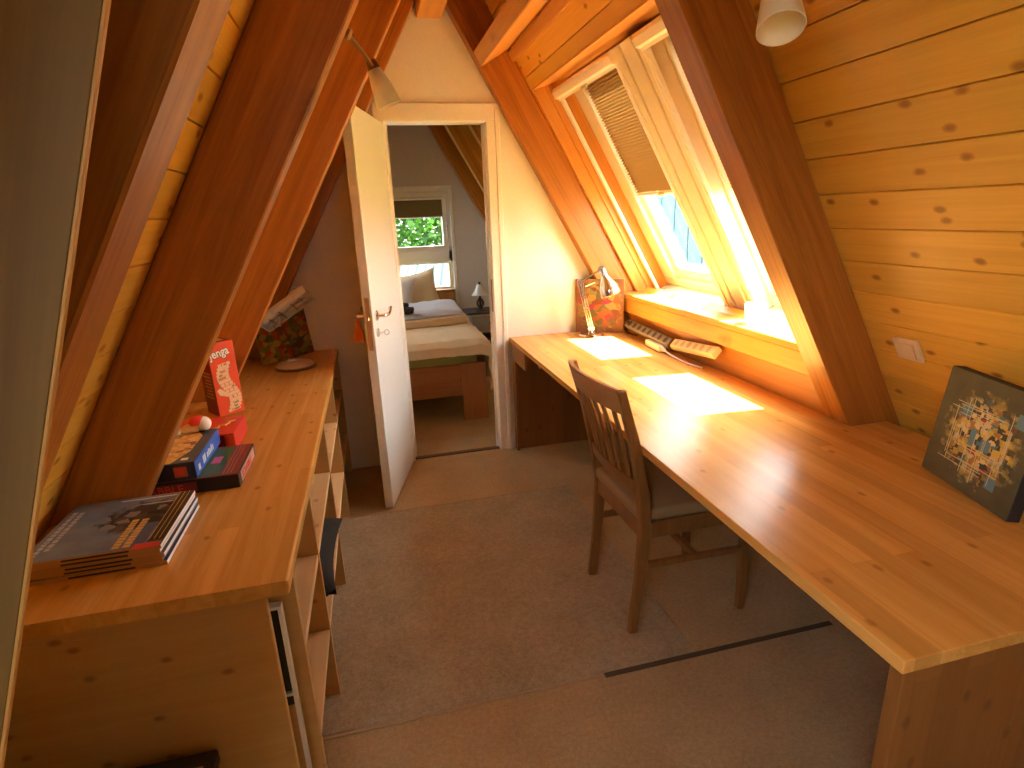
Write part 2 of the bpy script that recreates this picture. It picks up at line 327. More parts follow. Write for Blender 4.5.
def add_lathe(bm, prof, n=28, mtx=None, closed=False):
    t = bmesh.new(); rings = []
    for r, z in prof:
        if r < 1e-6: rings.append([t.verts.new((0, 0, z))])
        else: rings.append([t.verts.new((r*math.cos(2*PI*k/n), r*math.sin(2*PI*k/n), z)) for k in range(n)])
    for a, b in zip(rings, rings[1:]):
        for k in range(n):
            k2 = (k+1) % n
            if len(a) == 1 and len(b) > 1: t.faces.new((a[0], b[k2], b[k]))
            elif len(b) == 1 and len(a) > 1: t.faces.new((a[k], a[k2], b[0]))
            elif len(a) > 1: t.faces.new((a[k], a[k2], b[k2], b[k]))
    bmesh.ops.recalc_face_normals(t, faces=t.faces[:])
    if mtx is not None: bmesh.ops.transform(t, matrix=mtx, verts=t.verts[:])
    merge(bm, t)
def add_sweep(bm, path, w, d, side=(0, 1, 0), bev=.004):
    """rectangular bar along a path: w along 'side', d across it"""
    t = bmesh.new(); side = Vector(side).normalized(); rings = []
    pts = [Vector(p) for p in path]
    W = w if isinstance(w, (list, tuple)) else [w]*len(pts); D = d if isinstance(d, (list, tuple)) else [d]*len(pts)
    for i, p in enumerate(pts):
        tg = (pts[min(i+1, len(pts)-1)]-pts[max(i-1, 0)]).normalized(); nn = tg.cross(side).normalized()
        a, b = W[i]/2, D[i]/2; c = min(bev, a*.6, b*.6)
        oc = [(a-c, b), (-a+c, b), (-a, b-c), (-a, -b+c), (-a+c, -b), (a-c, -b), (a, -b+c), (a, b-c)]
        rings.append([t.verts.new(p+side*x+nn*y) for x, y in oc])
    n = 8
    for a, b in zip(rings, rings[1:]):
        for k in range(n): t.faces.new((a[k], a[(k+1) % n], b[(k+1) % n], b[k]))
    t.faces.new(rings[0][::-1]); t.faces.new(rings[-1])
    bmesh.ops.recalc_face_normals(t, faces=t.faces[:]); merge(bm, t)
def obj(name, bm, mat, parent=None, mtx=None, smooth=False, **props):
    me = bpy.data.meshes.new(name); bm.to_mesh(me); bm.free()
    me.materials.append(M[mat] if isinstance(mat, str) else mat)
    if smooth:
        for p in me.polygons: p.use_smooth = True
        try: me.set_sharp_from_angle(angle=math.radians(38))
        except Exception: pass
    o = bpy.data.objects.new(name, me); COL.objects.link(o)
    if parent is not None: o.parent = parent
    if mtx is not None:
        if parent is not None: o.matrix_basis = mtx
        else: o.matrix_world = mtx
    for k, v in props.items(): o[k] = v
    return o
def thing(name, label, cat, loc=(0, 0, 0), rz=0., group=None, mtx=None):
    o = bpy.data.objects.new(name, None); COL.objects.link(o); o.empty_display_size = .05
    if mtx is not None: o.matrix_world = mtx
    else: o.location = loc; o.rotation_euler = (0, 0, rz)
    o['label'] = label; o['category'] = cat
    if group: o['group'] = group
    return o
def tag(o, label, cat, group=None, kind=None):
    o['label'] = label; o['category'] = cat
    if group: o['group'] = group
    if kind: o['kind'] = kind
    return o
def struct(name, bm, mat, parent=None, mtx=None, label=None, smooth=False):
    o = obj(name, bm, mat, parent, mtx, smooth)
    if parent is None: o['kind'] = 'structure'
    if label: o['label'] = label
    return o
def text(name, body, size, mat, parent, mtx, ext=.0004, sx=1., shear=0., bold=0., align='LEFT'):
    cu = bpy.data.curves.new(name, 'FONT'); cu.body = body; cu.size = size; cu.extrude = ext; cu.shear = shear; cu.offset = bold; cu.resolution_u = 3
    cu.align_x = align
    o = bpy.data.objects.new(name, cu); COL.objects.link(o)
    dg = bpy.context.evaluated_depsgraph_get()
    me = bpy.data.meshes.new_from_object(o.evaluated_get(dg)); me.name = name
    bpy.data.objects.remove(o); bpy.data.curves.remove(cu)
    me.transform(Matrix.Diagonal((sx, 1, 1, 1)))
    me.materials.clear(); me.materials.append(M[mat])
    o = bpy.data.objects.new(name, me); COL.objects.link(o)
    if parent is not None: o.parent = parent; o.matrix_basis = mtx
    else: o.matrix_world = mtx
    return o
def mat_axes(o, x, y, z):
    m = Matrix.Identity(4)
    for i, a in enumerate((x, y, z)):
        for j in range(3): m[j][i] = a[j]
    for j in range(3): m[j][3] = o[j]
    return m
def T(x, y, z): return Matrix.Translation((x, y, z))
def Rm(a, ax): return Matrix.Rotation(math.radians(a), 4, ax)

# ------------------------------------------------------------------ room geometry (metres; y runs away from the camera)
XC, ZA = .435, 2.70                         # apex of the rafters' inner faces
CO, SI = .4961, .8683                       # the roof rises at 60.3 degrees
YB, YW, YB2, YF = -1.5, 3.416, 3.52, 5.85   # gable behind, partition wall, its far face, bedroom gable
CP = .1846                                  # cladding lies this far outside the rafters' inner faces
FR = mat_axes((XC, 0, ZA), (CO, 0, -SI), (0, 1, 0), (SI, 0, CO))      # right slope: x down the slope, y into the room depth, z outward
FL = mat_axes((XC, 0, ZA), (-CO, 0, -SI), (0, -1, 0), (-SI, 0, CO))   # left slope (its y is mirrored)
def t_of(z, off=0.): return (ZA + CO*off - z)/SI

# floor
bm = bm_(); add_box(bm, -1.3, 2.2, YB-.1, YF+.1, -.12, 0.); struct('floor', bm, 'carpet')
# threshold strip under the door
bm = bm_(); add_box(bm, .05, .86, 3.43, 3.47, 0, .006, .002); struct('trim_1', bm, M['dark'] if False else plain('threshold_strip', (.12, .07, .035), .6))

# cladding -----------------------------------------------------------
def cladding(name, frame, rects, pitch=.1135, phase=0., flip=False):
    bm = bm_()
    th, g, d = .016, .0028, .0035
    for (y0, y1, t0, t1) in rects:
        k0 = math.floor((t0-phase)/pitch)-1; t = phase+k0*pitch
        while t < t1:
            a, b = max(t, t0), min(t+pitch, t1)
            if b-a > .012:
                prof = [(a+.0012, CP+d), (a+g, CP), (b-g, CP), (b-.0012, CP+d), (b-.0012, CP+th), (a+.0012, CP+th)]
                yy = (-y1, -y0) if flip else (y0, y1)
                add_prism(bm, prof, yy[0], yy[1], 'XZ')
            t += pitch
        yy = (-y1, -y0) if flip else (y0, y1)
        add_box(bm, t0, t1, yy[0], yy[1], CP+.0155, CP+.075)
    # grain runs along local Y here: rotate the mesh's own axes so that local X is the board direction
    R = Matrix(((0, 1, 0, 0), (-1, 0, 0, 0), (0, 0, 1, 0), (0, 0, 0, 1)))
    bmesh.ops.transform(bm, matrix=R, verts=bm.verts[:])
    return struct(name, bm, 'clad', mtx=frame @ R.inverted())
TT, TB = -.323, 3.255
WY0, WY1 = 1.615, 3.325
WT0, WT1 = t_of(2.147, CP), t_of(.985, CP)
PH = t_of(1.815, CP) % .1135
cladding('wall_right', FR, [(YB, WY0, TT, TB), (WY1, YF, TT, TB), (WY0, WY1, TT, WT0), (WY0, WY1, WT1, TB)], phase=PH)
LY0, LY1, LT0, LT1 = -.95, .06, t_of(2.1, CP), t_of(1.05, CP)  # opening for the added roof window left of the camera
KY0, KY1 = 4.36, 4.98  # opening for the added roof window in the bedroom
cladding('wall_left', FL, [(YB, LY0, TT, TB), (LY1, KY0, TT, TB), (KY1, YF, TT, TB), (LY0, LY1, TT, LT0), (LY0, LY1, LT1, TB), (KY0, KY1, TT, LT0), (KY0, KY1, LT1, TB)], phase=PH, flip=True)

bm = bm_(); add_box(bm, XC-.22, XC+.22, YB-.1, YF+.1, 3.13, 3.20); add_prism(bm, [(XC-.20, 2.86), (XC, 3.21), (XC+.20, 2.86), (XC+.24, 2.90), (XC, 3.30), (XC-.24, 2.90)], YB-.1, YF+.1, 'XZ', mtx=T(0, 0, .06)); struct('trim_100', bm, 'roofo')
# rafters: each one a trim of the room
ntrim = [1]
def rafter(side, y0, y1, t0=-.02, t1=3.12, mat='rafter', d=CP-.001, label=None):
    ntrim[0] += 1
    bm = bm_()
    if side == 'R': add_box(bm, t0, t1, y0, y1, 0, d, .004)
    else: add_box(bm, t0, t1, -y1, -y0, 0, d, .004)
    return struct('trim_%d' % ntrim[0], bm, mat, mtx=(FR if side == 'R' else FL), label=label)
for (s, y0, y1) in [('L', .672, .765), ('L', 1.54, 1.615), ('L', 2.56, 2.645), ('L', 3.33, 3.412), ('L', 4.23, 4.32), ('L', 5.01, 5.1), ('L', 5.76, 5.845), ('L', -1.05, -.96),
                    ('R', 1.505, 1.61), ('R', 3.335, 3.412), ('R', 4.23, 4.32), ('R', 5.01, 5.1), ('R', 5.76, 5.845), ('R', .5, .6), ('R', -.5, -.4)]:
    rafter(s, y0, y1)
def trim(bm, mat, mtx=None, label=None):
    ntrim[0] += 1; return struct('trim_%d' % ntrim[0], bm, mat, mtx=mtx, label=label)
# ridge beam
bm = bm_(); add_box(bm, .365, .497, YB, YW-.002, 2.505, 2.64, .004); trim(bm, M['lin_y'])
# foreground board at the left edge of the view (leans with its own steeper angle)
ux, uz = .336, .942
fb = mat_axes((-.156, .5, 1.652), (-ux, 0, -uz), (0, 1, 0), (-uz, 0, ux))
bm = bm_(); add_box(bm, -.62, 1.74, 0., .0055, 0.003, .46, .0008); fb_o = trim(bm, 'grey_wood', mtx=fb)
bm = bm_(); add_box(bm, -.62, 1.74, .0, .0055, 0., .0029, .0006); obj('edge_band', bm, 'shelfx', fb_o, label='pale edge of the board')  # narrow strip in a paler wood than the face

# horizontal trimmer above the roof windows, batten behind it
bm = bm_(); add_box(bm, t_of(2.332), t_of(2.262), 1.611, 3.334, 0, CP-.001, .004)
R90 = Matrix(((0, 1, 0, 0), (-1, 0, 0, 0), (0, 0, 1, 0), (0, 0, 0, 1)))
bmesh.ops.transform(bm, matrix=R90, verts=bm.verts[:]); trim(bm, M['lin_x'], mtx=FR @ R90.inverted())
bm = bm_(); add_box(bm, t_of(2.345, CP)+.003, t_of(2.295, CP), 1.611, 3.334, CP-.022, CP+.001, .004)
bmesh.ops.transform(bm, matrix=R90, verts=bm.verts[:]); trim(bm, M['lin_x'], mtx=FR @ R90.inverted())

# window recess lining ------------------------------------------------
OW = .317                                                                   # where the roof windows sit
def P2(t, off): return (XC + CO*t + SI*off, ZA - SI*t + CO*off)
bm = bm_()                                                                   # top reveal, nearly level
a = P2(WT0, CP-.004); b = P2(t_of(2.168, OW), OW+.12)
add_prism(bm, [a, (a[0], a[1]+.022), (b[0], b[1]+.20), (b[0], b[1]+.0)], WY0-.02, WY1+.02, 'XZ'); trim(bm, 'lin_y')
for (y0, y1, lab) in [(WY1-.012, WY1+.012, 'L'), (WY0-.012, WY0+.006, 'R')]:       # side reveals with boards running down the slope
    bm = bm_()
    w = (.40-CP)/3
    for k in range(3):
        add_box(bm, WT0-.03, WT1+.06, y0, y1, CP+k*w+.0, CP+(k+1)*w-.001, .004)
    trim(bm, 'rafter_l', mtx=FR)
# sill (deep) with its apron, and the board behind the desk, the sill's shade put into its colour
SX0, SX1, SZ = 1.531, 1.80, .998
bm = bm_(); add_box(bm, SX0-.012, SX1, WY0-.003, WY1+.01, SZ-.03, SZ, .004); trim(bm, 'lin_y')
bm = bm_(); add_box(bm, SX0, SX0+.024, WY0-.003, WY1+.08, SZ-.117, SZ-.031, .005); trim(bm, 'lin_y')
bm = bm_(); add_box(bm, 1.556, 1.578, WY0-.003, WY1+.08, .70, SZ-.120, .002); trim(bm, wood('shaded_back_board', (.50, .20, .03), (.34, .11, .012), 'Y', .45, knots=.9, kscale=.6))

# roof windows ----------------------------------------------------------
def ring(bm, t0, t1, y0, y1, z0, z1, wt, wb, wy0, wy1, bev=.004):
    add_box(bm, t0, t0+wt, y0, y1, z0, z1, bev); add_box(bm, t1-wb, t1, y0, y1, z0, z1, bev)
    add_box(bm, t0+wt-.001, t1-wb+.001, y0, y0+wy0, z0, z1, bev); add_box(bm, t0+wt-.001, t1-wb+.001, y1-wy1, y1, z0, z1, bev)
def roof_window(num, y0, y1, gy0, gy1, frame, flip=1, screen=True, t0=None, t1=None):
    t0 = t_of(2.168, OW) if t0 is None else t0; t1 = t_of(1.0, OW) if t1 is None else t1
    w = bpy.data.objects.new('window_%d' % num, None); COL.objects.link(w); w.matrix_world = frame; w['kind'] = 'structure'
    bm = bm_(); ring(bm, t0, t1, y0, y1, OW+.068, OW+.15, .07, .05, max(.02, gy0-y0-.045), max(.02, y1-gy1-.045)); obj('frame', bm, 'cream', w)
    bm = bm_(); ring(bm, t0+.05, t1-.035, gy0-.05, gy1+.05, OW+.10, OW+.16, .07, .075, .05, .05, .006)
    obj('sash', bm, 'white', w)
    bm = bm_(); add_box(bm, t0+.11, t1-.10, gy0-.004, gy1+.004, OW+.132, OW+.138); obj('pane', bm, 'glass', w)
    # outer cladding apron of the window
    bm = bm_(); ring(bm, t0-.04, t1+.05, y0-.03, y1+.03, OW+.15, OW+.19, .09, .08, max(.03, gy0-y0-.02), max(.03, y1-gy1-.02)); obj('outer_flashing', bm, 'zinc', w)
    if screen:
        bm = bm_()
        prof = [(t0+.003, OW-.004), (t0+.003, OW-.032), (t0+.018, OW-.045), (t0+.05, OW-.045), (t0+.062, OW-.028), (t0+.075, OW-.026), (t0+.075, OW-.004)]
        add_prism(bm, prof, y0, y1, 'XZ'); obj('screen_box', bm, 'paint', w)
        bm = bm_()
        for (a, b) in ((y0, y0+.012), (y0+.017, y0+.029), (y1-.012, y1), (y1-.029, y1-.017)): add_box(bm, t0+.075, t1-.004, a, b, OW-.022, OW-.002, .002)
        add_box(bm, t0+.075, t1-.004, y0+.011, y0+.018, OW-.008, OW-.003); add_box(bm, t0+.075, t1-.004, y1-.018, y1-.011, OW-.008, OW-.003)
        obj('screen_rail', bm, 'white', w)
        bm = bm_(); add_box(bm, t1-.022, t1-.002, y0+.012, y1-.012, OW-.02, OW-.004, .003); obj('screen_rail', bm, 'paint', w)
        bm = bm_(); add_box(bm, t0+.066, t0+.08, (y0+y1)/2-.035, (y0+y1)/2+.035, OW-.036, OW-.024, .003); obj('pull_tab', bm, 'steel', w)
        bm = bm_(); add_box(bm, t1-.075, t1-.055, gy0+.16, gy0+.19, OW+.085, OW+.105, .004); obj('latch', bm, 'steel', w)
    return w
roof_window(1, 2.53, 3.308, 2.60, 3.135, FR)
roof_window(2, 1.632, 2.30, 1.70, 2.235, FR)
# unseen left roof windows, by the camera and in the bedroom, added for fill daylight
for (k, a, b) in ((5, LY0, LY1), (6, KY0, KY1)):
    roof_window(k, -b, -a, -b+.08, -a-.08, FL, screen=False, t0=LT0, t1=LT1)
    bm = bm_(); ring(bm, LT0-.02, LT1+.02, -b-.02, -a+.02, CP-.002, .42, .021, .021, .021, .021); trim(bm, 'rafter_l', mtx=FL)
bm = bm_(); c0, c1 = WT0-.05, WT1+.06
add_box(bm, c0, WT0-.012, WY0-.06, WY1+.06, CP+.02, OW+.2); add_box(bm, c0, t_of(2.168, OW)+.03, WY0-.06, WY1+.06, OW+.191, OW+.2)
pass
add_box(bm, c0, t_of(.99, OW)+.06, WY1+.0125, WY1+.06, CP+.076, OW+.2); add_box(bm, c0, t_of(.99, OW)+.06, WY0-.06, WY0-.013, CP+.076, OW+.2); trim(bm, 'roofo', mtx=FR)
bm = bm_(); add_box(bm, t_of(1.0, OW)+.0008, t_of(1.0, OW)+.05, WY0-.06, WY1+.06, OW+.02, OW+.2); trim(bm, 'white', mtx=FR)
# cream cover boards between the two windows
bm = bm_()
add_box(bm, t_of(2.166, OW), t_of(1.001, OW), 2.30, 2.53, OW+.004, OW+.16, .003)
for (a, b, h) in ((2.302, 2.348, .014), (2.352, 2.44, .022), (2.442, 2.47, .012), (2.475, 2.528, .016)):
    add_box(bm, t_of(2.166, OW), t_of(1.001, OW), a, b, OW-h, OW+.006, .004)
trim(bm, 'cream', mtx=FR)
# pleated blinds
def pleated(y0, y1, ztop, zbot, label):
    off = OW+.085
    ta, tb = t_of(ztop, off), t_of(zbot, off)
    th = thing('pleated_blind', label, 'blind', mtx=FR @ T(ta, 0, off), group=None)
    bm = bm_(); n = 40; t = bm_()
    ln = tb-ta; rows = []
    for i in range(n*2+1):
        s = ln*(1-(1-i/(2*n))**1.35) if False else ln*i/(2*n)
        z = -.009 if i % 2 else .009
        rows.append([t.verts.new((s, y0, z)), t.verts.new((s, y1, z))])
    for a, b in zip(rows, rows[1:]): t.faces.new((a[0], a[1], b[1], b[0]))
    merge(bm, t); fabric = obj('fabric', bm, 'blind', th)
    bm = bm_(); add_box(bm, ln, ln+.016, y0-.003, y1+.003, -.010, .010, .003)
    add_box(bm, ln+.004, ln+.022, (y0+y1)/2-.03, (y0+y1)/2+.03, -.018, -.008, .003); obj('bottom_rail', bm, 'white', th)
    bm = bm_(); add_box(bm, -.03, 0, y0-.003, y1+.003, -.012, .012, .003); obj('head_rail', bm, 'white', th)
pleated(2.572, 3.163, 2.147, 1.585, 'honey yellow pleated blind half lowered in the roof window nearer the end wall')
pleated(1.672, 2.263, 2.147, 1.585, 'honey pleated blind in the roof window half hidden behind the big right rafter')

# partition wall with the door opening -----------------------------------
def prof_x(z, off=CP): # half width of the room at height z
    return (ZA-z)/1.7503 + off/SI
def gable(bm, y0, y1, z0, z1, xa=None, xb=None, off=CP-.002):
    """slab of a gable wall between heights z0..z1, limited by the slopes or by xa / xb"""
    h0, h1 = prof_x(z0, off), prof_x(z1, off)
    L0, L1 = (XC-h0, XC-h1) if xa is None else (xa, xa)
    R0, R1 = (XC+h0, XC+h1) if xb is None else (xb, xb)
    add_prism(bm, [(L0, z0), (R0, z0), (R1, z1), (L1, z1)], y0, y1, 'XZ')
DX0, DX1, DZ = .144, .7147, 2.008
bm = bm_()
gable(bm, YW, YB2, 0., DZ, None, DX0); gable(bm, YW, YB2, 0., 1.70, DX1, None)
gable(bm, YW, YB2, 1.70, DZ, DX1, None)
gable(bm, YW, YB2, DZ, 3.02)
struct('wall_far', bm, 'plaster')
# bedroom gable with window opening
BX0, BX1, BZ0, BZ1 = .02, .83, .52, 1.775
bm = bm_()
gable(bm, YF, YF+.14, 0, BZ0); gable(bm, YF, YF+.14, BZ0, BZ1, None, BX0); gable(bm, YF, YF+.14, BZ0, BZ1, BX1, None); gable(bm, YF, YF+.14, BZ1, 3.02)
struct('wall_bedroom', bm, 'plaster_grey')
QX0, QX1, QZ0, QZ1 = .235, .635, 1.85, 2.2  # opening for the added window behind the camera
bm = bm_()
gable(bm, YB-.12, YB, 0, QZ0); gable(bm, YB-.12, YB, QZ0, QZ1, None, QX0); gable(bm, YB-.12, YB, QZ0, QZ1, QX1, None); gable(bm, YB-.12, YB, QZ1, 3.02); struct('wall_back', bm, 'plaster')
# bedroom side of the partition and the door frame
bm = bm_()
for (x0, x1, z0, z1) in ((DX0-.055, DX0+.004, 0, DZ-.001), (DX1-.004, DX1+.0745, 0, DZ-.001), (DX0-.055, DX1+.0745, DZ-.004, DZ+.091)):
    add_box(bm, x0, x1, YW-.014, YW+.001, z0, z1, .004); add_box(bm, x0, x1, YB2-.001, YB2+.014, z0, z1, .004)
add_box(bm, DX1-.006, DX1+.004, YW-.004, YB2+.004, 0, DZ, .002); add_box(bm, DX0-.004, DX0+.006, YW-.004, YB2+.004, 0, DZ, .002); add_box(bm, DX0, DX1, YW-.004, YB2+.004, DZ-.006, DZ+.004, .002)
add_box(bm, DX1-.02, DX1-.004, YW+.045, YW+.06, 0, DZ-.006, .002); add_box(bm, DX0+.004, DX0+.02, YW+.045, YW+.06, 0, DZ-.006, .002)
add_box(bm, DX1+.046, DX1+.0745, YW-.02, YW-.01, 0, DZ+.06, .004)
fr_ = trim(bm, 'paint')
bm = bm_(); add_box(bm, DX1-.0085, DX1-.0055, YW+.015, YW+.04, .92, 1.12); struct('strike_plate', bm, 'brass', parent=fr_)
# door leaf, standing open into the room
hx, hy = .139, 3.398; fx, fy = -.017, 2.804
dv = Vector((fx-hx, fy-hy, 0)); LEN = dv.length; dv.normalize()
dn = Vector((-dv.y, dv.x, 0))                # faces the room to the right (+x)
if dn.x < 0: dn = -dn
zc = Vector((0, 0, 1)); 
dm = mat_axes((hx, hy, 0), dv, zc.cross(dv), zc)
sgn = 1 if (zc.cross(dv)).dot(dn) > 0 else -1   # which local y side is the right-hand face
bm = bm_(); add_box(bm, 0, LEN, *sorted((0, -sgn*.046)), .012, 1.998, .003)
door = struct('door_1', bm, 'door', mtx=dm, label='white door leaf standing open')
bm = bm_(); add_box(bm, LEN-.0005, LEN+.002, *sorted((-sgn*.012, -sgn*.034)), .88, 1.14); struct('lock_plate', bm, 'steel', parent=door)
bm = bm_(); add_box(bm, LEN+.001, LEN+.011, *sorted((-sgn*.017, -sgn*.029)), 1.03, 1.05, .003); struct('latch', bm, 'chrome', parent=door)
HZ = 1.045; HX = LEN-.055
for side in (1, -1):
    y_f = 0 if side == 1 else -.046
    yy = lambda v: sgn*(y_f + side*v)
    bm = bm_(); add_lathe(bm, [(0, 0), (.026, 0), (.026, .007), (.02, .010), (0, .010)], 20, mat_axes((HX, yy(0), HZ), (1, 0, 0), (0, 0, 1), (0, sgn*side, 0))); 
    add_tube(bm, [(HX, yy(.008), HZ), (HX, yy(.045), HZ)], .009, 10)
    add_tube(bm, [(HX, yy(.042), HZ), (HX-.012, yy(.05), HZ), (HX-.05, yy(.052), HZ-.003), (HX-.09, yy(.05), HZ+.006), (HX-.108, yy(.05), HZ+.022), (HX-.128, yy(.048), HZ+.02)], [.008, .009, .009, .009, .009, .008], 10)
    struct('handle', bm, 'chrome', parent=door, smooth=True)
    bm = bm_(); add_lathe(bm, [(0, 0), (.022, 0), (.022, .006), (.016, .009), (0, .009)], 20, mat_axes((HX, yy(0), HZ-.085), (1, 0, 0), (0, 0, 1), (0, sgn*side, 0)))
    e_ = struct('escutcheon', bm, 'steel', parent=door, smooth=True)
    if side == 1:
        bm = bm_(); add_tube(bm, [(HX, yy(.008), HZ-.085), (HX, yy(.035), HZ-.085)], .003, 8)
        ringp = [(HX, yy(.046)+sgn*.012*math.cos(a), HZ-.085+.012*math.sin(a)) for a in [k*2*PI/14 for k in range(15)]]
        ringp = [(HX-.012*math.sin(a)*0+.0*k, yy(.047)+sgn*.012*math.cos(a), HZ-.085+.012*math.sin(a)) for k, a in enumerate([k*2*PI/14 for k in range(15)])]
        add_tube(bm, ringp, .0025, 6, cap=False); struct('key', bm, 'steel', parent=door, smooth=True)
# tassel hung on the far-side handle
hw = dm @ Vector((HX-.02, sgn*(-.046-.052), HZ-.01))
ts = thing('tassel', 'orange thread tassel hanging from the door handle on its hidden side', 'tassel', loc=hw)
bm = bm_(); add_tube(bm, [(0, 0, .02), (.004, .003, 0), (0, 0, -.02)], .003, 6); obj('loop', bm, 'orange', ts)
bm = bm_(); add_lathe(bm, [(0, 0), (.012, -.004), (.014, -.018), (.010, -.026), (.0, -.026)], 14, T(0, 0, -.015)); obj('knot', bm, M['iron'] if False else 'orange', ts, smooth=True)
bm = bm_()
for k in range(16):
    a = 2*PI*k/16; r0, r1 = .008, .022+.006*((k*7) % 5)/5
    add_tube(bm, [(r0*math.cos(a), r0*math.sin(a), -.036), (r1*.8*math.cos(a), r1*.8*math.sin(a), -.07), (r1*math.cos(a), r1*math.sin(a), -.115-.012*((k*3) % 4)/4)], .0035, 5)
obj('fringe', bm, 'orange', ts)

# bedroom window ----------------------------------------------------------
w3 = bpy.data.objects.new('window_3', None); COL.objects.link(w3); w3.location = (0, YF, 0); w3['kind'] = 'structure'
bm = bm_()
def ringxz(bm, x0, x1, z0, z1, y0, y1, w, bev=.004):
    add_box(bm, x0, x1, y0, y1, z1-w, z1, bev); add_box(bm, x0, x1, y0, y1, z0, z0+w, bev); add_box(bm, x0, x0+w, y0, y1, z0+w-.001, z1-w+.001, bev); add_box(bm, x1-w, x1, y0, y1, z0+w-.001, z1-w+.001, bev)
ringxz(bm, BX0-.03, BX1+.02, BZ0-.03, BZ1+.02, -.012, .004, .036); obj('casing', bm, 'white', w3)
bm = bm_(); ringxz(bm, BX0, BX1, BZ0, BZ1, .03, .10, .05); add_box(bm, BX0, BX1, .03, .10, 1.055, 1.175, .004); obj('frame', bm, 'white', w3)
bm = bm_(); ringxz(bm, BX0+.04, BX1-.04, 1.165, BZ1-.04, .018, .08, .055); obj('sash', bm, 'white', w3)
bm = bm_(); ringxz(bm, BX0+.04, BX1-.03, .78, 1.072, .022, .08, .03); add_box(bm, BX0+.04, BX1-.03, .03, .09, BZ0+.03, .80, .003); obj('sash', bm, 'white', w3)
bm = bm_(); add_box(bm, BX0+.08, BX1-.08, .048, .053, 1.20, 1.70); obj('pane', bm, 'glass', w3)
bm = bm_(); add_box(bm, BX0+.06, BX1-.05, .048, .053, .80, 1.06); obj('pane', bm, 'glass', w3)
bm = bm_(); add_box(bm, BX1-.062, BX1-.045, .0, .018, 1.36, 1.42, .003); add_box(bm, BX1-.06, BX1-.047, -.03, .0, 1.375, 1.39, .003); obj('window_handle', bm, 'steel', w3)
w4 = bpy.data.objects.new('window_4', None); COL.objects.link(w4); w4.location = (0, YB, 0); w4['kind'] = 'structure'  # unseen window in the rear gable, added to lighten the room
bm = bm_(); ringxz(bm, QX0, QX1, QZ0, QZ1, -.09, -.02, .05); add_box(bm, (QX0+QX1)/2-.03, (QX0+QX1)/2+.03, -.085, -.025, QZ0+.05, QZ1-.05, .003); obj('frame', bm, 'white', w4)
bm = bm_(); add_box(bm, QX0+.045, (QX0+QX1)/2-.025, -.06, -.055, QZ0+.045, QZ1-.045); add_box(bm, (QX0+QX1)/2+.025, QX1-.045, -.06, -.055, QZ0+.045, QZ1-.045); obj('pane', bm, 'glass', w4)
rb = thing('roller_blind', 'olive roller blind covering the top of the bedroom window', 'blind', loc=(0, YF, 0))
bm = bm_(); add_box(bm, BX0+.09, BX1-.09, .006, .009, 1.505, 1.67); obj('fabric', bm, 'blind_d', rb)
bm = bm_(); add_tube(bm, [(BX0+.085, .004, 1.675), (BX1-.085, .004, 1.675)], .014, 12); obj('roller', bm, 'white', rb, smooth=True)
bm = bm_(); add_box(bm, BX0+.09, BX1-.09, .002, .013, 1.494, 1.507, .003); obj('bottom_rail', bm, 'steel', rb)

# ------------------------------------------------------------------ floor mat
bm = bm_(); t = bm_()
mx0, mx1, my0, my1 = -.30, .965, 1.444, 2.772
add_box(bm, mx0, mx1, my0, my1, 0, .007, .003)
mt = thing('floor_mat', 'taupe carpet mat lying on the beige carpet under the chair', 'mat', loc=((mx0+mx1)/2, (my0+my1)/2, 0))
m_ = obj('pile', bm, 'mat', mt, mtx=T(-(mx0+mx1)/2, -(my0+my1)/2, 0))
bm = bm_(); add_box(bm, mx0, .618, my0-.012, my0, 0, .006, .002); obj('binding', bm, 'matedge', mt, mtx=T(-(mx0+mx1)/2, -(my0+my1)/2, 0))
bm = bm_(); add_box(bm, mx0, mx1, my1, my1+.012, 0, .006, .002); obj('binding', bm, 'matedge', mt, mtx=T(-(mx0+mx1)/2, -(my0+my1)/2, 0))
bm = bm_(); add_box(bm, .62, 1.52, my0-.021, my0-.0005, 0, .003, .001); trim(bm, plain('dark_seam', (.10, .07, .04), .9), label=None)

# ------------------------------------------------------------------ desk
DXL, DH, DY0, DY1 = .8016, .755, .601, 3.412
dk = thing('desk', 'long built-in pine desk running under the roof windows', 'desk', loc=(DXL, DY0, 0))
O = T(-DXL, -DY0, 0)
bm = bm_()
xr = lambda y: 1.552
add_prism(bm, [(DXL, DY0), (1.70, DY0), (1.70, 1.50), (1.553, 1.50), (1.553, DY1), (DXL, DY1)], DH-.028, DH, 'XY', .0015)
obj('tabletop', bm, 'desk', dk, mtx=O)
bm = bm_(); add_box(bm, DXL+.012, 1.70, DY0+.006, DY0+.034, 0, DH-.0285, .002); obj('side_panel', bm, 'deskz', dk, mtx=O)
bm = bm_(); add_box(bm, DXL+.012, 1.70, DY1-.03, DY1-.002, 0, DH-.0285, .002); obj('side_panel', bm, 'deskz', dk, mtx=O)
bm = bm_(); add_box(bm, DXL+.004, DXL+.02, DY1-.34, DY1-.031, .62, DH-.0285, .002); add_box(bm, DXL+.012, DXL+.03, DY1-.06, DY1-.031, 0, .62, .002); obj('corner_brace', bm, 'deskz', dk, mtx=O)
bm = bm_(); add_tube(bm, [(DXL+.05, 2.92, DH-.03), (DXL+.05, 2.92, DH-.06), (DXL+.045, 2.90, DH-.075), (DXL+.04, 2.875, DH-.06)], .006, 8); obj('hook', bm, 'white', dk, mtx=O, smooth=True, label='white hook under the desktop')

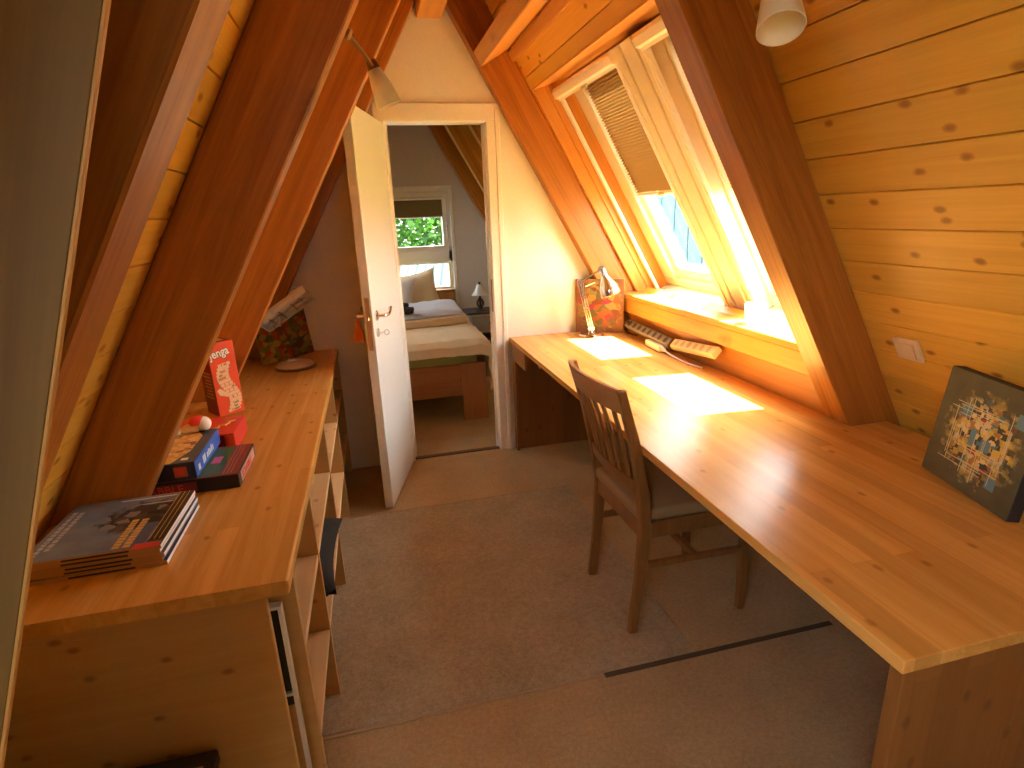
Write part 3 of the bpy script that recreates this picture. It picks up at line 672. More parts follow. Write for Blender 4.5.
# ------------------------------------------------------------------ shelf unit on the left
SH = .778; UX = -.24; UY0 = 1.115; UY1 = 3.412
un = thing('shelf_unit', 'long low pine shelf unit under the left slope', 'shelf unit', loc=(UX, UY0, 0))
O = T(-UX, -UY0, 0)
bm = bm_(); xl = -.868
t = bm_(); add_prism(t, [(xl, UY0), (UX, UY0), (UX, UY1), (xl, UY1)], SH-.034, SH, 'XY')
ed = [e for e in t.edges if all(v.co.x > UX-.001 for v in e.verts)]
bmesh.ops.bevel(t, geom=ed, offset=.007, segments=3, affect='EDGES', profile=.5)
merge(bm, t); obj('worktop', bm, 'desk', un, mtx=O)
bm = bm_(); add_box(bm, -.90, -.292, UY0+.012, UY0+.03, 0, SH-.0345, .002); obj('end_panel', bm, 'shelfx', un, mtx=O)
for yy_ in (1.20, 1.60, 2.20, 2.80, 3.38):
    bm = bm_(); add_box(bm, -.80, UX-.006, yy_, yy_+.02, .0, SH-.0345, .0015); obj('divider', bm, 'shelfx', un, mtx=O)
ys = [1.22, 1.60, 2.20, 2.80, 3.38]
for a, b in zip(ys, ys[1:]):
    for z in (.262, .535):
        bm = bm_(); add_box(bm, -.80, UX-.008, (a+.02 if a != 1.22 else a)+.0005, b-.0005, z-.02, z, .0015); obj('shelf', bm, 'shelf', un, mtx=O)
bm = bm_(); add_box(bm, -.80, UX-.03, 1.2205, 3.3795, .0, .03, .0015) if False else add_box(bm, -.815, -.802, 1.2, 3.40, .03, SH-.035); obj('back_panel', bm, 'shelf', un, mtx=O)
# dark cushion on the floor-level shelf, pushed out a little
def cushion(name, w, d, h, mat, mtx=None, parent=None, pw=.62, nseg=14, pinch=.10, **kw):
    t = bm_(); n = nseg
    top = {}; bot = {}
    for i in range(n+1):
        for j in range(n+1):
            u, v = -1+2*i/n, -1+2*j/n
            x = u*w/2*(1-pinch*(1-v*v)); y = v*d/2*(1-pinch*(1-u*u))
            k = max(0., (1-u**4)*(1-v**4))**pw
            wr = .04*h*mnoise.noise(Vector((u*2.3, v*2.1, w*9)))
            edge = i in (0, n) or j in (0, n)
            top[i, j] = t.verts.new((x, y, h/2*k + (0 if edge else wr)))
            bot[i, j] = top[i, j] if edge else t.verts.new((x, y, -h/2*k+wr))
    for i in range(n):
        for j in range(n):
            t.faces.new((top[i, j], top[i+1, j], top[i+1, j+1], top[i, j+1]))
            q = [bot[i, j], bot[i, j+1], bot[i+1, j+1], bot[i+1, j]]
            if len(set(q)) >= 3:
                try: t.faces.new(q)
                except ValueError: pass
    bmesh.ops.recalc_face_normals(t, faces=t.faces[:])
    o = obj(name, t, mat, parent, mtx, True)
    return o
c_ = cushion('cushion', .42, .50, .15, 'dkcloth', mtx=T(-.428, 1.905, .345) @ Rm(0, 'Y'))
tag(c_, 'charcoal cushion bulging out of the left shelf unit', 'cushion')
# framed glass panel standing in the narrow front bay
fp = thing('framed_glass_panel', 'silver framed dark glass panel slotted upright in the narrow end bay', 'glass panel', loc=(-.36, 1.172, .035))
bm = bm_()
add_box(bm, -.25, .082, -.01, .01, 0, .008); add_box(bm, -.25, .082, -.01, .01, .642, .650); add_box(bm, .078, .086, -.01, .01, 0, .65); add_box(bm, -.25, -.242, -.01, .01, 0, .65); add_box(bm, -.25, .08, -.011, .011, .404, .412)
obj('frame', bm, 'silver', fp)
bm = bm_(); add_box(bm, -.242, .078, -.004, .004, .412, .642); obj('pane', bm, plain('smoked_glass', (.035, .028, .02), .12), fp)
bm = bm_(); add_box(bm, -.242, .078, -.006, .002, .008, .404); obj('panel', bm, 'shelfx', fp)
bm = bm_(); add_box(bm, .045, .078, -.007, .003, .375, .404); obj('plug', bm, 'dark', fp)
bm = bm_(); add_box(bm, -.62, -.245, 1.15, 1.199, .0, .034, .002); obj('shelf', bm, 'shelf', un, mtx=O)
# dark box on the floor in front of the end panel
bx = thing('storage_box', 'black lidded box at the foot of the shelf end panel', 'box', loc=(-.60, .955, 0))
bm = bm_(); add_box(bm, -.165, .160, -.135, .135, 0, .37, .006, 2); obj('body', bm, 'blackcard', bx)
bm = bm_(); add_box(bm, -.17, .165, -.14, .14, .371, .405, .006, 2); obj('lid', bm, M['blackcard'], bx)
bm = bm_(); add_box(bm, .095, .145, .06, .10, .4052, .4058); obj('printed_patch', bm, 'spine', bx)
bm = bm_(); add_box(bm, .105, .155, -.005, .045, .4052, .4058)
obj('printed_patch', bm, 'spine', bx)

# ------------------------------------------------------------------ magazines
def magazine(label, z, dx, dy, rz, th, top=False, edge='pages'):
    m = thing('magazine', label, 'magazine', loc=(-.655+dx, 1.392+dy, z), rz=rz, group='magazines stacked on the shelf unit')
    w, d = .276, .272
    bm = bm_(); add_box(bm, -w/2+.001, w/2, -d/2+.002, d/2, .0008, th-.0008); obj('pages', bm, edge, m)
    bm = bm_(); add_box(bm, -w/2, w/2, -d/2+.0015, d/2, th-.0008, th); add_box(bm, -w/2, w/2, -d/2+.0015, d/2, 0, .0008); cv = obj('cover', bm, 'slate' if not top else 'slate', m)
    bm = bm_(); add_box(bm, -w/2, w/2, -d/2, -d/2+.0016, 0, th); sp = obj('spine', bm, 'spine', m)
    bm = bm_(); add_box(bm, -w*.20, w*.27, -d/2-.0004, -d/2+.0002, th*.30, th*.72); obj('spine_title', bm, 'blackp', m)
    return m, w, d, th
zz = SH+.0003; hs_ = [.0105, .0095, .0105, .010, .0095]
labs = ['magazine at the bottom of the stack on the left shelf unit, white page edges', 'second magazine from the bottom of the stack beside the rafter', 'middle magazine of the five stacked on the left shelf unit',
        'magazine just below the top one in the stack', 'top magazine of the stack, grey-blue mountain cover with yellow lettering']
offs = [(.004, -.001, .012), (-.001, .002, -.006), (.003, .0, .004), (-.003, .002, -.004), (.0, .001, .0)]
for i in range(5):
    m, w, d, th = magazine(labs[i], zz, offs[i][0], offs[i][1], offs[i][2], hs_[i], i == 4, 'bluepage' if i == 1 else 'pages')
    zz += hs_[i]+.0003
topm = m
bm = bm_(); add_box(bm, -w/2+.001, w/2-.034, 0, .0005, -d/2+.003, d/2-.001)
obj('cover_picture', bm, 'cover', topm, mtx=mat_axes((0, 0, th+.0005), (1, 0, 0), (0, 0, -1), (0, 1, 0)))
bm = bm_(); add_box(bm, w/2-.034, w/2, -d/2+.03, d/2-.001, th, th+.0006); obj('cover_band', bm, M['blackcard'], topm)
bm = bm_()
for k in range(3): add_box(bm, w/2-.034+.011*k, w/2-.0325+.011*k, -d/2+.03, d/2-.001, th+.0006, th+.0009)
obj('band_line', bm, 'yel', topm)
bm = bm_(); rnd = random.Random(3)
for row, x in ((0, .036), (1, .058)):
    y = -.125
    while y < .0:
        l = .007+.006*rnd.random(); add_box(bm, x, x+.015, y, y+l, th+.0005, th+.0010); y += l+.0025
obj('cover_lettering', bm, 'yel', topm)
bm = bm_()
for row, x in ((0, -.125), (1, -.108)):
    y = -.11+row*.02
    while y < .08:
        l = .006+.01*rnd.random(); add_box(bm, x, x+.010, y, y+l, th+.0005, th+.0010); y += l+.004
obj('cover_lettering', bm, M['cotton_blue'], topm)
bm = bm_(); add_box(bm, .074, .10, -.125, -.02, th+.0004, th+.0009); obj('cover_patch', bm, M['bluepage'], topm)
bm = bm_(); add_box(bm, .082, .135, -.1415, -.118, th+.0006, th+.0011); obj('cover_patch', bm, M['redp'], topm)
bm = bm_(); add_box(bm, -.03, .10, .118, .122, th+.0005, th+.0010); add_box(bm, .03, .10, .085, .088, th+.0005, th+.0010); obj('cover_line', bm, 'whitep', topm)

# ------------------------------------------------------------------ board games
def game_box(name, label, x0, x1, y0, y1, z0, z1, sides, top, bev=.002):
    g = thing(name, label, 'board game', loc=((x0+x1)/2, (y0+y1)/2, z0))
    a, b, h = (x1-x0)/2, (y1-y0)/2, z1-z0
    bm = bm_(); add_box(bm, -a, a, -b, b, 0, h, bev); obj('body', bm, sides, g)
    return g, a, b, h
FRONT = lambda x, z, y: mat_axes((x, y, z), (1, 0, 0), (0, 0, 1), (0, -1, 0))      # lettering on a face towards -y
RIGHT = lambda y, z, x: mat_axes((x, y, z), (0, 1, 0), (0, 0, 1), (1, 0, 0))       # lettering on a face towards +x
TOPM = lambda x, y, z: mat_axes((x, y, z), (1, 0, 0), (0, 1, 0), (0, 0, 1))
g, a, b, h = game_box('board_game_box', 'black word game box with green and maroon lid at the bottom of the games', -.735, -.430, 1.622, 1.862, SH+.0003, SH+.042, 'blackcard', None)
bm = bm_(); add_box(bm, -a+.004, a-.004, -b+.003, b-.003, h-.001, h+.0006); obj('lid_print', bm, 'maroon', g)
bm = bm_(); add_box(bm, -a+.004, a-.05, -b+.016, b-.02, h, h+.0010); obj('lid_print', bm, 'green', g)
bm = bm_()
for k in range(3): add_box(bm, a-.044+.010*k, a-.042+.010*k, -b+.012, b-.012, h+.0006, h+.0011)
obj('lid_line', bm, plain('pinkish_print', (.42, .16, .15), .4), g)
bm = bm_(); add_box(bm, a-.095, a-.07, -.02, .03, h+.001, h+.0014); obj('lid_print', bm, 'pinkp', g)
bm = bm_(); add_box(bm, -a+.01, .042, -b-.0006, -b+.0004, .006, .034); obj('title_panel', bm, 'maroon', g)
text('title', 'SCRABBLE', .032, 'redp', g, FRONT(-.138, .0085, -b-.001), sx=1.0, bold=.0004)
bm = bm_(); add_box(bm, a-.0004, a+.0006, -.09, .10, .004, .036); obj('title_panel', bm, plain('pale_pink_card', (.60, .36, .30), .45), g)
text('title', 'SCRABBLE', .030, 'redp', g, RIGHT(-.078, .009, a+.001), sx=.95)
g2, a, b, h = game_box('board_game_box', 'navy board game box with bright blue side and golden picture, lying on the black one', -.735, -.537, 1.626, 1.90, SH+.0428, SH+.094, 'navy', None)
bm = bm_(); add_box(bm, -a+.002, a-.001, -b+.002, b-.002, h-.001, h+.0006); obj('lid_print', bm, 'slate', g2)
t = bm_(); pts = [(-a+.004, -b+.004), (a-.062, -b+.004), (a-.032, -b+.09), (a-.03, b-.06), (a-.045, b-.03), (a-.07, b-.02), (-a+.004, b-.02)]
add_prism(t, [(p[0], p[1]) for p in pts], 0, .0006, 'XZ'); obj('lid_picture', t, 'game_pic', g2, mtx=mat_axes((0, 0, h+.0012), (1, 0, 0), (0, 0, -1), (0, 1, 0)))
bm = bm_()
for k in range(7): add_box(bm, -.045+.005*(k % 2), -.038+.005*(k % 2), .0+k*.012, .006+k*.012, h+.0012, h+.0017)
obj('lid_pattern', bm, 'blackp', g2)
bm = bm_(); add_box(bm, a-.0004, a+.0007, -b+.001, b-.001, .002, h-.001); obj('side_print', bm, 'blue', g2)
bm = bm_()
for (y0, y1, z0, z1) in ((-.11, -.092, .012, .030), (-.062, -.05, .012, .036), (-.047, -.035, .012, .036), (-.02, -.008, .014, .03), (-.004, .006, .014, .034), (.01, .022, .014, .03), (.027, .037, .014, .036), (.042, .052, .014, .03)):
    add_box(bm, a+.0006, a+.0012, y0, y1, z0, z1)
obj('side_lettering', bm, 'whitep', g2)
bm = bm_(); add_box(bm, a-.055, a-.022, -b-.0006, -b+.0004, .010, .040); obj('front_print', bm, plain('rust_print', (.45, .07, .02), .45), g2)
bm = bm_(); add_box(bm, a-.047, a-.030, -b-.001, -b+.0004, .015, .034); obj('front_print', bm, 'redp', g2)
bm = bm_(); add_box(bm, -.032, -.016, -b-.0006, -b+.0004, .014, .032); obj('front_lettering', bm, 'redp', g2)
bm = bm_(); add_box(bm, -.052, -.036, -b-.0006, -b+.0004, .012, .030); obj('front_lettering', bm, 'greenp', g2)
bm = bm_(); add_box(bm, a-.04, a-.022, -b+.02, -b+.036, h+.0006, h+.0012); obj('lid_lettering', bm, 'whitep', g2)
g3, a, b, h = game_box('board_game_box', 'red game box with a small yellow squiggle on its lid', -.74, -.500, 1.925, 2.115, SH+.0003, SH+.062, 'red', None)
bm = bm_(); add_tube(bm, [(.045, -.03, h), (.06, -.02, h), (.055, .0, h), (.075, -.005, h), (.085, .02, h), (.075, .03, h), (.10, .04, h)], .0035, 6); obj('lid_squiggle', bm, 'yellow', g3)
bm = bm_(); add_box(bm, a-.03, a-.001, -b-.0006, -b+.0006, .004, h-.006); obj('front_print', bm, 'redor', g3)
bm = bm_(); add_box(bm, -a, a-.03, -b-.0006, -b+.0006, .004, h-.006); obj('front_print', bm, 'deepred', g3)
# tall orange-red tower game box
jx0, jx1, jy0, jy1 = -.655, -.566, 2.30, 2.385
g4 = thing('tower_game_box', 'tall orange-red block tower game box standing on end', 'board game', loc=(-.628, 2.385, SH+.0003), rz=math.radians(37))
a, b, h = .05, .05, .292
bm = bm_(); add_box(bm, -a, a, -b, b, 0, h, .0015); obj('body', bm, 'redor', g4)
bm = bm_(); add_box(bm, -a-.0006, -a+.0006, -b+.001, b-.001, .002, h-.002); obj('side_print', bm, 'deepred', g4)
bm = bm_()
for k in range(8): add_box(bm, -a-.0012, -a-.0004, -.032, .034-.01*(k % 3), .07+k*.014, .075+k*.014)
obj('side_lettering', bm, 'spine', g4)
bm = bm_(); add_box(bm, -a+.003, a-.003, -b+.003, b-.003, h-.0004, h+.0006); obj('top_print', bm, 'deepred', g4)
bm = bm_(); add_box(bm, -a+.015, a-.02, -.02, .02, h+.0003, h+.001); obj('top_print', bm, 'woodblk', g4)
text('title', 'Jenga', .046, 'blackp', g4, FRONT(-.046, .230, -b-.0005) @ Rm(10, 'Z'), sx=.80, bold=.0028)
text('title', 'Jenga', .046, 'whitep', g4, FRONT(-.046, .2305, -b-.0012) @ Rm(10, 'Z'), sx=.80, bold=.0012)
bm = bm_(); rnd = random.Random(11); bm2 = bm_()
for k in range(15):
    z = .012+k*.0132; x = .012+.014*math.sin(k*.45)-.012*(k/15.)
    mt_ = mat_axes((x, -b-.0008, z), (math.cos(.16), 0, math.sin(.16)), (0, 1, 0), (-math.sin(.16), 0, math.cos(.16)))
    if k % 2: add_box(bm, -.024, .024, -.0008, .0008, 0, .0118, mtx=mt_)
    else:
        for q in range(3):
            add_box(bm, -.024+q*.017, -.010+q*.017, -.0008, .0008, 0, .0118, mtx=mt_)
    if rnd.random() < .6: add_box(bm2, -.02+.03*rnd.random(), -.008+.03*rnd.random(), -.0012, .0009, .002, .009, mtx=mt_)
obj('block_print', bm, 'woodblk', g4); obj('block_print', bm2, M['spine'], g4)
t = bm_(); add_prism(t, [(-.043, .105), (-.030, .112), (-.002, .083), (-.004, .072), (-.034, .084)], -b-.001, -b+.0002, 'XZ'); obj('hand_print', t, M['woodblk'], g4)
# red and white toy lying on the boxes
ty = thing('toy_figure', 'red capped white ball-headed toy lying across the game boxes', 'toy', mtx=T(-.585, 1.885, SH+.094+.024) @ Rm(18, 'Z'))
def sph(bm, c, r, z0=-1., z1=1., n=18):
    pr = []
    for k in range(13):
        z = z0+(z1-z0)*k/12; pr.append((r*math.sqrt(max(0, 1-z*z)), r*z))
    add_lathe(bm, pr, n, T(*c))
bm = bm_(); sph(bm, (.012, 0, 0), .024); obj('head', bm, 'whitep', ty, smooth=True)
bm = bm_(); sph(bm, (-.004, .004, .006), .0255, -.1, 1.); obj('cap', bm, 'red', ty, smooth=True)
bm = bm_(); add_tube(bm, [(-.006, 0, -.004), (-.03, 0, -.008), (-.05, 0, -.012)], [.019, .015, .012], 14); obj('body', bm, M['woodblk'], ty, smooth=True)
bm = bm_(); sph(bm, (-.064, 0, -.010), .0135); sph(bm, (-.080, -.018, -.014), .0095); obj('foot', bm, 'whitep', ty, smooth=True)

# ------------------------------------------------------------------ left desk lamp and leaf painting
ll = thing('desk_lamp', 'silver flat-headed desk lamp with clear stem on the left shelf unit', 'lamp', loc=(-.435, 3.045, SH+.0003))
bm = bm_(); add_lathe(bm, [(0, 0), (.105, 0), (.107, .004), (.100, .010), (.096, .012), (.0, .012)], 40); obj('base', bm, 'brass', ll, smooth=True)
bm = bm_(); add_lathe(bm, [(.094, .012), (.085, .022), (.055, .032), (0, .036)], 40); obj('base_cover', bm, plain('warm_satin_dome', (.62, .44, .28), .3), ll, smooth=True)
s0 = Vector((-.012, 0, .036)); s1 = Vector((-.052, .01, .225))
bm = bm_()
for dx in (-.022, .022): add_sweep(bm, [s0+Vector((dx, 0, 0)), s1+Vector((dx, 0, 0))], .008, .022, (1, 0, 0), .001)
obj('stem', bm, 'acryl', ll)
bm = bm_(); add_box(bm, -.036, .012, -.014, .014, .034, .044, .002); obj('stem_foot', bm, 'silver', ll)
hd = Vector((.235, .0, .150)).normalized(); hy_ = Vector((0, 1, 0)); hz = hd.cross(hy_).normalized()
hm = mat_axes((-.005, 0, .30), hd, hy_, -hz if (-hz).z > 0 else hz)
bm = bm_(); add_box(bm, -.145, .145, -.05, .05, .012, .03, .006, 2); add_box(bm, -.145, .145, -.05, -.044, -.018, .014, .002); add_box(bm, -.145, .145, .044, .05, -.018, .014, .002); add_box(bm, -.145, -.137, -.05, .05, -.018, .014, .002); add_box(bm, .137, .145, -.05, .05, -.018, .014, .002)
hm = hm @ Rm(-38, 'X')
hh = obj('lamp_head', bm, 'silver', ll, mtx=hm)
for x in (-.09, -.03, .04, .09):
    bm = bm_(); add_box(bm, x, x+.004, -.044, .044, -.014, .011); obj('louvre', bm, 'chrome', hh)
for y_ in (-.02, .02):
    bm = bm_(); add_tube(bm, [(-.12, y_, 0), (.11, y_, 0)], .008, 10); obj('tube', bm, 'tube', hh, smooth=True)
bm = bm_(); add_box(bm, -.135, -.06, -.0515, -.0505, -.012, .01); add_box(bm, -.04, .07, -.0515, -.0505, -.010, .008); obj('side_grille', bm, M['tube'], hh)
bm = bm_(); add_tube(bm, [(.10, 0, .03), (.105, -.02, .05), (.09, -.035, .056), (.07, -.04, .05)], .005, 8); obj('head_handle', bm, 'steel', hh, smooth=True)
bm = bm_(); add_tube(bm, [(-.052, .01, .22), (-.045, .006, .25), (-.04, 0, .275)], .011, 10); obj('joint', bm, 'steel', ll, smooth=True)
# leaf painting standing in the corner
def canvas(name, label, origin, wdir, lean, w, h, d, mat, side='canvas_side'):
    wd = Vector(wdir).normalized(); back = Vector((-wd.y, wd.x, 0)) # pointing away from viewer
    z0 = Vector((0, 0, 1)); a = math.radians(lean)
    zv = z0*math.cos(a)+back*math.sin(a); yv = back*math.cos(a)-z0*math.sin(a)
    c = thing(name, label, 'painting', mtx=mat_axes(origin, wd, yv, zv))
    bm = bm_(); add_box(bm, 0, w, .0015, d, 0, h, .002); obj('stretcher', bm, side, c)
    bm = bm_(); add_box(bm, .001, w-.001, 0, .0016, .001, h-.001); obj('painted_face', bm, mat, c)
    return c, w, h
canvas('canvas_painting', 'green and red leafy canvas painting behind the left desk lamp', (-.60, 3.125, SH+.004), (.217, .226, 0), 9., .335, .285, .02, 'paint_l', plain('canvas_edge_pale', (.35, .22, .10), .7))

# ------------------------------------------------------------------ right hand desk things
lr = thing('architect_lamp', 'chrome jointed desk lamp with bell shade at the far end of the desk', 'lamp', loc=(1.285, 3.245, DH+.0003), rz=math.radians(-18))
bm = bm_(); add_lathe(bm, [(0, 0), (.074, 0), (.076, .006), (.072, .016), (.05, .024), (.018, .028), (.012, .045), (0, .046)], 36); obj('base', bm, 'chrome', lr, smooth=True)
A0 = Vector((.0, 0, .046)); A1 = Vector((-.068, .0, .335)); A2 = Vector((.058, .0, .405)); 
bm = bm_()
for dy in (-.011, .011): add_sweep(bm, [A0+Vector((0, dy, 0)), A1+Vector((0, dy, 0))], .007, .009, (0, 1, 0), .002)
for dx in (-.013, .013): add_sweep(bm, [A0+Vector((dx, 0, 0)), A1+Vector((dx, 0, 0))], .006, .008, (0, 1, 0), .002)
add_box(bm, -.05, -.02, -.015, .015, .17, .18, .002); add_box(bm, -.02, .02, -.016, .016, .036, .062, .003)
obj('lower_arm', bm, 'chrome', lr)
bm = bm_(); add_tube(bm, [A1+Vector((0, -.018, 0)), A1+Vector((0, .018, 0))], .016, 14); obj('elbow', bm, 'chrome', lr, smooth=True)
bm = bm_(); add_tube(bm, [A2+Vector((0, -.018, .005)), A2+Vector((0, .018, .005))], .02, 14); obj('elbow', bm, 'chrome', lr, smooth=True)
bm = bm_()
for dy in (-.010, .010): add_sweep(bm, [A1+Vector((0, dy, 0)), A2+Vector((0, dy, 0))], .006, .009, (0, 1, 0), .002)
add_tube(bm, [A1+Vector((.03, 0, -.03)), A1+Vector((.09, 0, -.005))], .003, 6)
obj('upper_arm', bm, 'chrome', lr)
bm = bm_(); shm = T(.082, -.002, .352) @ Rm(-20, 'Y') @ Matrix.Scale(1.18, 4)
add_lathe(bm, [(.013, .052), (.018, .05), (.019, .02), (.022, .005), (.036, -.016), (.05, -.045), (.056, -.085), (.0555, -.088), (.053, -.085), (.047, -.046), (.033, -.018), (.0, -.004)], 30, shm); obj('shade', bm, 'chrome', lr, smooth=True)
bm = bm_(); add_tube(bm, [A2, shm @ Vector((0, 0, .05))], .010, 10); obj('neck', bm, 'chrome', lr, smooth=True)
bm = bm_(); sph(bm, tuple(shm @ Vector((0, 0, -.05))), .026); obj('bulb', bm, plain('bulb_amber', (.85, .52, .10), .25), lr, smooth=True)
canvas('canvas_painting', 'orange, pink and ochre canvas behind the chrome lamp on the desk', (1.232, 3.385, DH+.002), (.268, -.145, 0), 3., .302, .335, .016, 'paint_m', plain('ochre_canvas_edge', (.55, .36, .09), .7))
cv, w, h = canvas('canvas_painting', 'dark canvas with golden patchwork leaning on the right slope', (1.484, 1.176, DH+.003), (-.288, -.958, 0), 6.5, .31, .303, .034, 'paint_r')
bm = bm_(); rnd = random.Random(5)
for k in range(16):
    x = .06+.19*rnd.random(); z0 = .03+.10*rnd.random(); add_box(bm, x, x+.0014, -.0008, .0004, z0, z0+.06+.08*rnd.random())
for k in range(14):
    z = .06+.17*rnd.random(); x0 = .04+.10*rnd.random(); add_box(bm, x0, x0+.06+.09*rnd.random(), -.0008, .0004, z, z+.0014)
obj('paint_line', bm, plain('pale_gold_paint', (.66, .56, .30), .5), cv)
bm = bm_()
M['bgp'] = plain('blue_grey_paint', (.10, .24, .32), .5)
for (x, z, w_, h_) in ((.13, .125, .018, .045), (.17, .125, .03, .03), (.22, .045, .03, .03), (.25, .215, .03, .035), (.085, .19, .03, .035)):
    b2_ = bm_(); add_box(b2_, x, x+w_, -.0006, .0004, z, z+h_); obj('paint_patch', b2_, 'bgp', cv)
bm.free()

# power strips along the board behind the desk
def power_strip(label, y0, y1, z0, z1, mat, slot, n, x):
    ln = math.hypot(y0-y1, z1-z0); yv = Vector((0, y1-y0, z1-z0)).normalized()
    zv = Vector((-.72, 0, .69)); zv = (zv-yv*zv.dot(yv)).normalized(); xv = yv.cross(zv)
    s = thing('power_strip', label, 'power strip', mtx=mat_axes((x, y0, z0), xv, yv, zv))
    bm = bm_(); add_prism(bm, [(-.027, 0), (.027, 0), (.027, .026), (.020, .034), (-.020, .034), (-.027, .026)], 0, ln, 'XZ', .002); obj('body', bm, mat, s)
    for k in range(n):
        y = ln*(k+.75)/(n+.5)
        bm = bm_(); add_lathe(bm, [(.019, .0343), (.019, .0350), (.0165, .0350), (.0165, .0341), (0, .0341)], 16, T(0, y, 0) @ Matrix.Diagonal((1, .8, 1, 1))); obj('socket', bm, slot, s, smooth=False)
    bm = bm_(); add_box(bm, -.008, .008, ln*.03, ln*.03+.022, .034, .039, .002); obj('rocker_switch', bm, M['dark'] if mat == 'greypl' else 'switch', s)
    return s
ps = power_strip('grey power strip with a row of dark sockets below the window sill', 3.19, 2.66, .812, .795, 'greypl', 'dark', 8, 1.522)
power_strip('beige power strip beside the grey one below the window sill', 2.63, 2.25, .800, .838, 'beigepl', plain('beige_recess', (.52, .40, .22), .5), 6, 1.522)
cable = bm_(); add_tube(cable, [(1.50, 3.195, .80), (1.49, 3.205, .825), (1.505, 3.222, .80), (1.515, 3.225, .775), (1.51, 3.205, .762), (1.525, 3.18, .759), (1.535, 3.12, .7585)], .0035, 6)
obj('cord', cable, 'black', ps, mtx=ps.matrix_world.inverted(), smooth=True)
ex = thing('cable_socket', 'white socket end with its white cable lying along the back of the desk', 'socket', mtx=T(1.472, 2.655, DH+.0003) @ Rm(-4, 'Z'))
bm = bm_(); add_box(bm, -.022, .022, .035, .225, 0, .036, .008, 3); obj('body', bm, 'beigepl' if False else plain('off_white_plastic', (.84, .76, .60), .4), ex)
bm = bm_(); add_tube(bm, [(0, .036, .018), (0, .0, .016)], [.013, .007], 10); obj('strain_relief', bm, 'whitep', ex, smooth=True)
bm = bm_(); add_tube(bm, [(0, .004, .016), (.004, -.06, .006), (.006, -.15, .0045), (.014, -.24, .0045), (.030, -.30, .0045), (.036, -.33, .0045)], .004, 6); obj('cable', bm, 'whitep', ex, smooth=True)

# cup on the sill
cup = bm_(); add_lathe(cup, [(0, 0), (.036, 0), (.040, .006), (.047, .085), (.0455, .088), (.043, .085), (.036, .010), (0, .008)], 28)
o = obj('cup', cup, 'cupm', None, T(1.612, 2.135, SZ+.0004), True); tag(o, 'white porcelain cup standing in the sun on the window sill', 'cup')

# light switch on the right slope
sm_ = FR @ T(t_of(1.058, CP), 1.36, CP)
sw = thing('light_switch', 'ivory light switch screwed to the right slope boards', 'switch', mtx=sm_)
bm = bm_(); add_box(bm, -.04, .04, -.043, .043, -.012, .0, .004, 2); obj('plate', bm, 'switch', sw)
bm = bm_(); add_box(bm, -.029, .029, -.029, .029, -.018, -.012, .003, 2); obj('rocker', bm, 'switch', sw)

# spot lamps ---------------------------------------------------------------
def spot(label, base, tip, dirv, size=1., wall=None):
    base, tip = Vector(base), Vector(tip); dirv = Vector(dirv).normalized()
    s = thing('spot_lamp', label, 'lamp', loc=base)
    p = tip-base
    if wall is not None:
        q = Vector(wall).to_track_quat('Z', 'Y').to_matrix().to_4x4()
        bm = bm_(); add_lathe(bm, [(0, 0), (.014, 0), (.014, .008), (.010, .012), (0, .012)], 20, q); obj('mount', bm, M['spine'], s, smooth=True)
    mid = p*.5+Vector((0, 0, .004))
    bm = bm_(); add_tube(bm, [(0, 0, 0), mid, p], .0055*size, 8); obj('arm', bm, 'brass', s, smooth=True)
    q = (-dirv).to_track_quat('Z', 'Y').to_matrix().to_4x4()
    bm = bm_(); add_lathe(bm, [(0, .022), (.016, .02), (.019, .0), (.021, -.02), (.0, -.02)], 18, T(*p) @ q @ Matrix.Scale(size, 4)); obj('lamp_holder', bm, 'brass', s, smooth=True)
    bm = bm_(); add_lathe(bm, [(.020, -.005), (.030, -.05), (.038, -.105), (.0365, -.106), (.029, -.05), (.0185, -.006)], 26, T(*p) @ q @ Matrix.Scale(size, 4)); obj('shade', bm, 'frost', s, smooth=True)
    bm = bm_(); sph(bm, (0, 0, 0), .014); obj('bulb', bm, 'tube', s, smooth=True, mtx=T(*(p+dirv*.05*size)))
    return s
spot('small spot lamp with frosted shade on the left rafter, above the door', (.001, 1.62, 1.94), (.068, 1.905, 1.928), (.34, .02, -.94), 1.02, (.87, 0, -.5))
spot('frosted glass spot lamp hanging at the top right before the slope boards', (.93, .86, 2.17), (.765, 1.03, 1.895), (-.20, -.42, -.88), 1.08, (-.87, 0, -.5))

# ------------------------------------------------------------------ chair
ch = thing('dining_chair', 'brown wooden slat-back chair with beige seat pushed under the desk', 'chair', loc=(.79, 1.78, .007), rz=math.radians(1.5))
SEAT = .46
def post(s):
    return [(0.0, s*.185, 0), (.022, s*.187, .2), (.036, s*.19, .42), (.022, s*.196, .56), (-.02, s*.202, .76), (-.074, s*.208, .945)]
for s in (-1, 1):
    bm = bm_(); add_sweep(bm, post(s), .026, [.034, .038, .045, .042, .036, .03], (0, 1, 0)); obj('leg', bm, 'chair', ch, label='rear leg running up into the backrest post')
    bm = bm_(); add_sweep(bm, [(.455, s*.19, 0), (.45, s*.19, SEAT-.05)], [.028, .036], [.028, .036], (0, 1, 0)); obj('leg', bm, 'chair', ch)
bm = bm_()
n = 12; rows = []; t = bm_()
def backx(z): # backrest plane
    return -.078+(.962-z)*.29 if z > .76 else -.02+(.76-z)*.21
for k in range(n+1):
    u = -1+2*k/n; y = u*.218; sag = -.038*(1-u*u)
    zt = .952+.006*(1-u*u)
    ring_ = []
    for (dz, dx) in ((0, 0), (0, .022), (-.088, .022+.026), (-.088, .026)):
        ring_.append(t.verts.new((-.092+sag+dx, y, zt+dz)))
    rows.append(ring_)
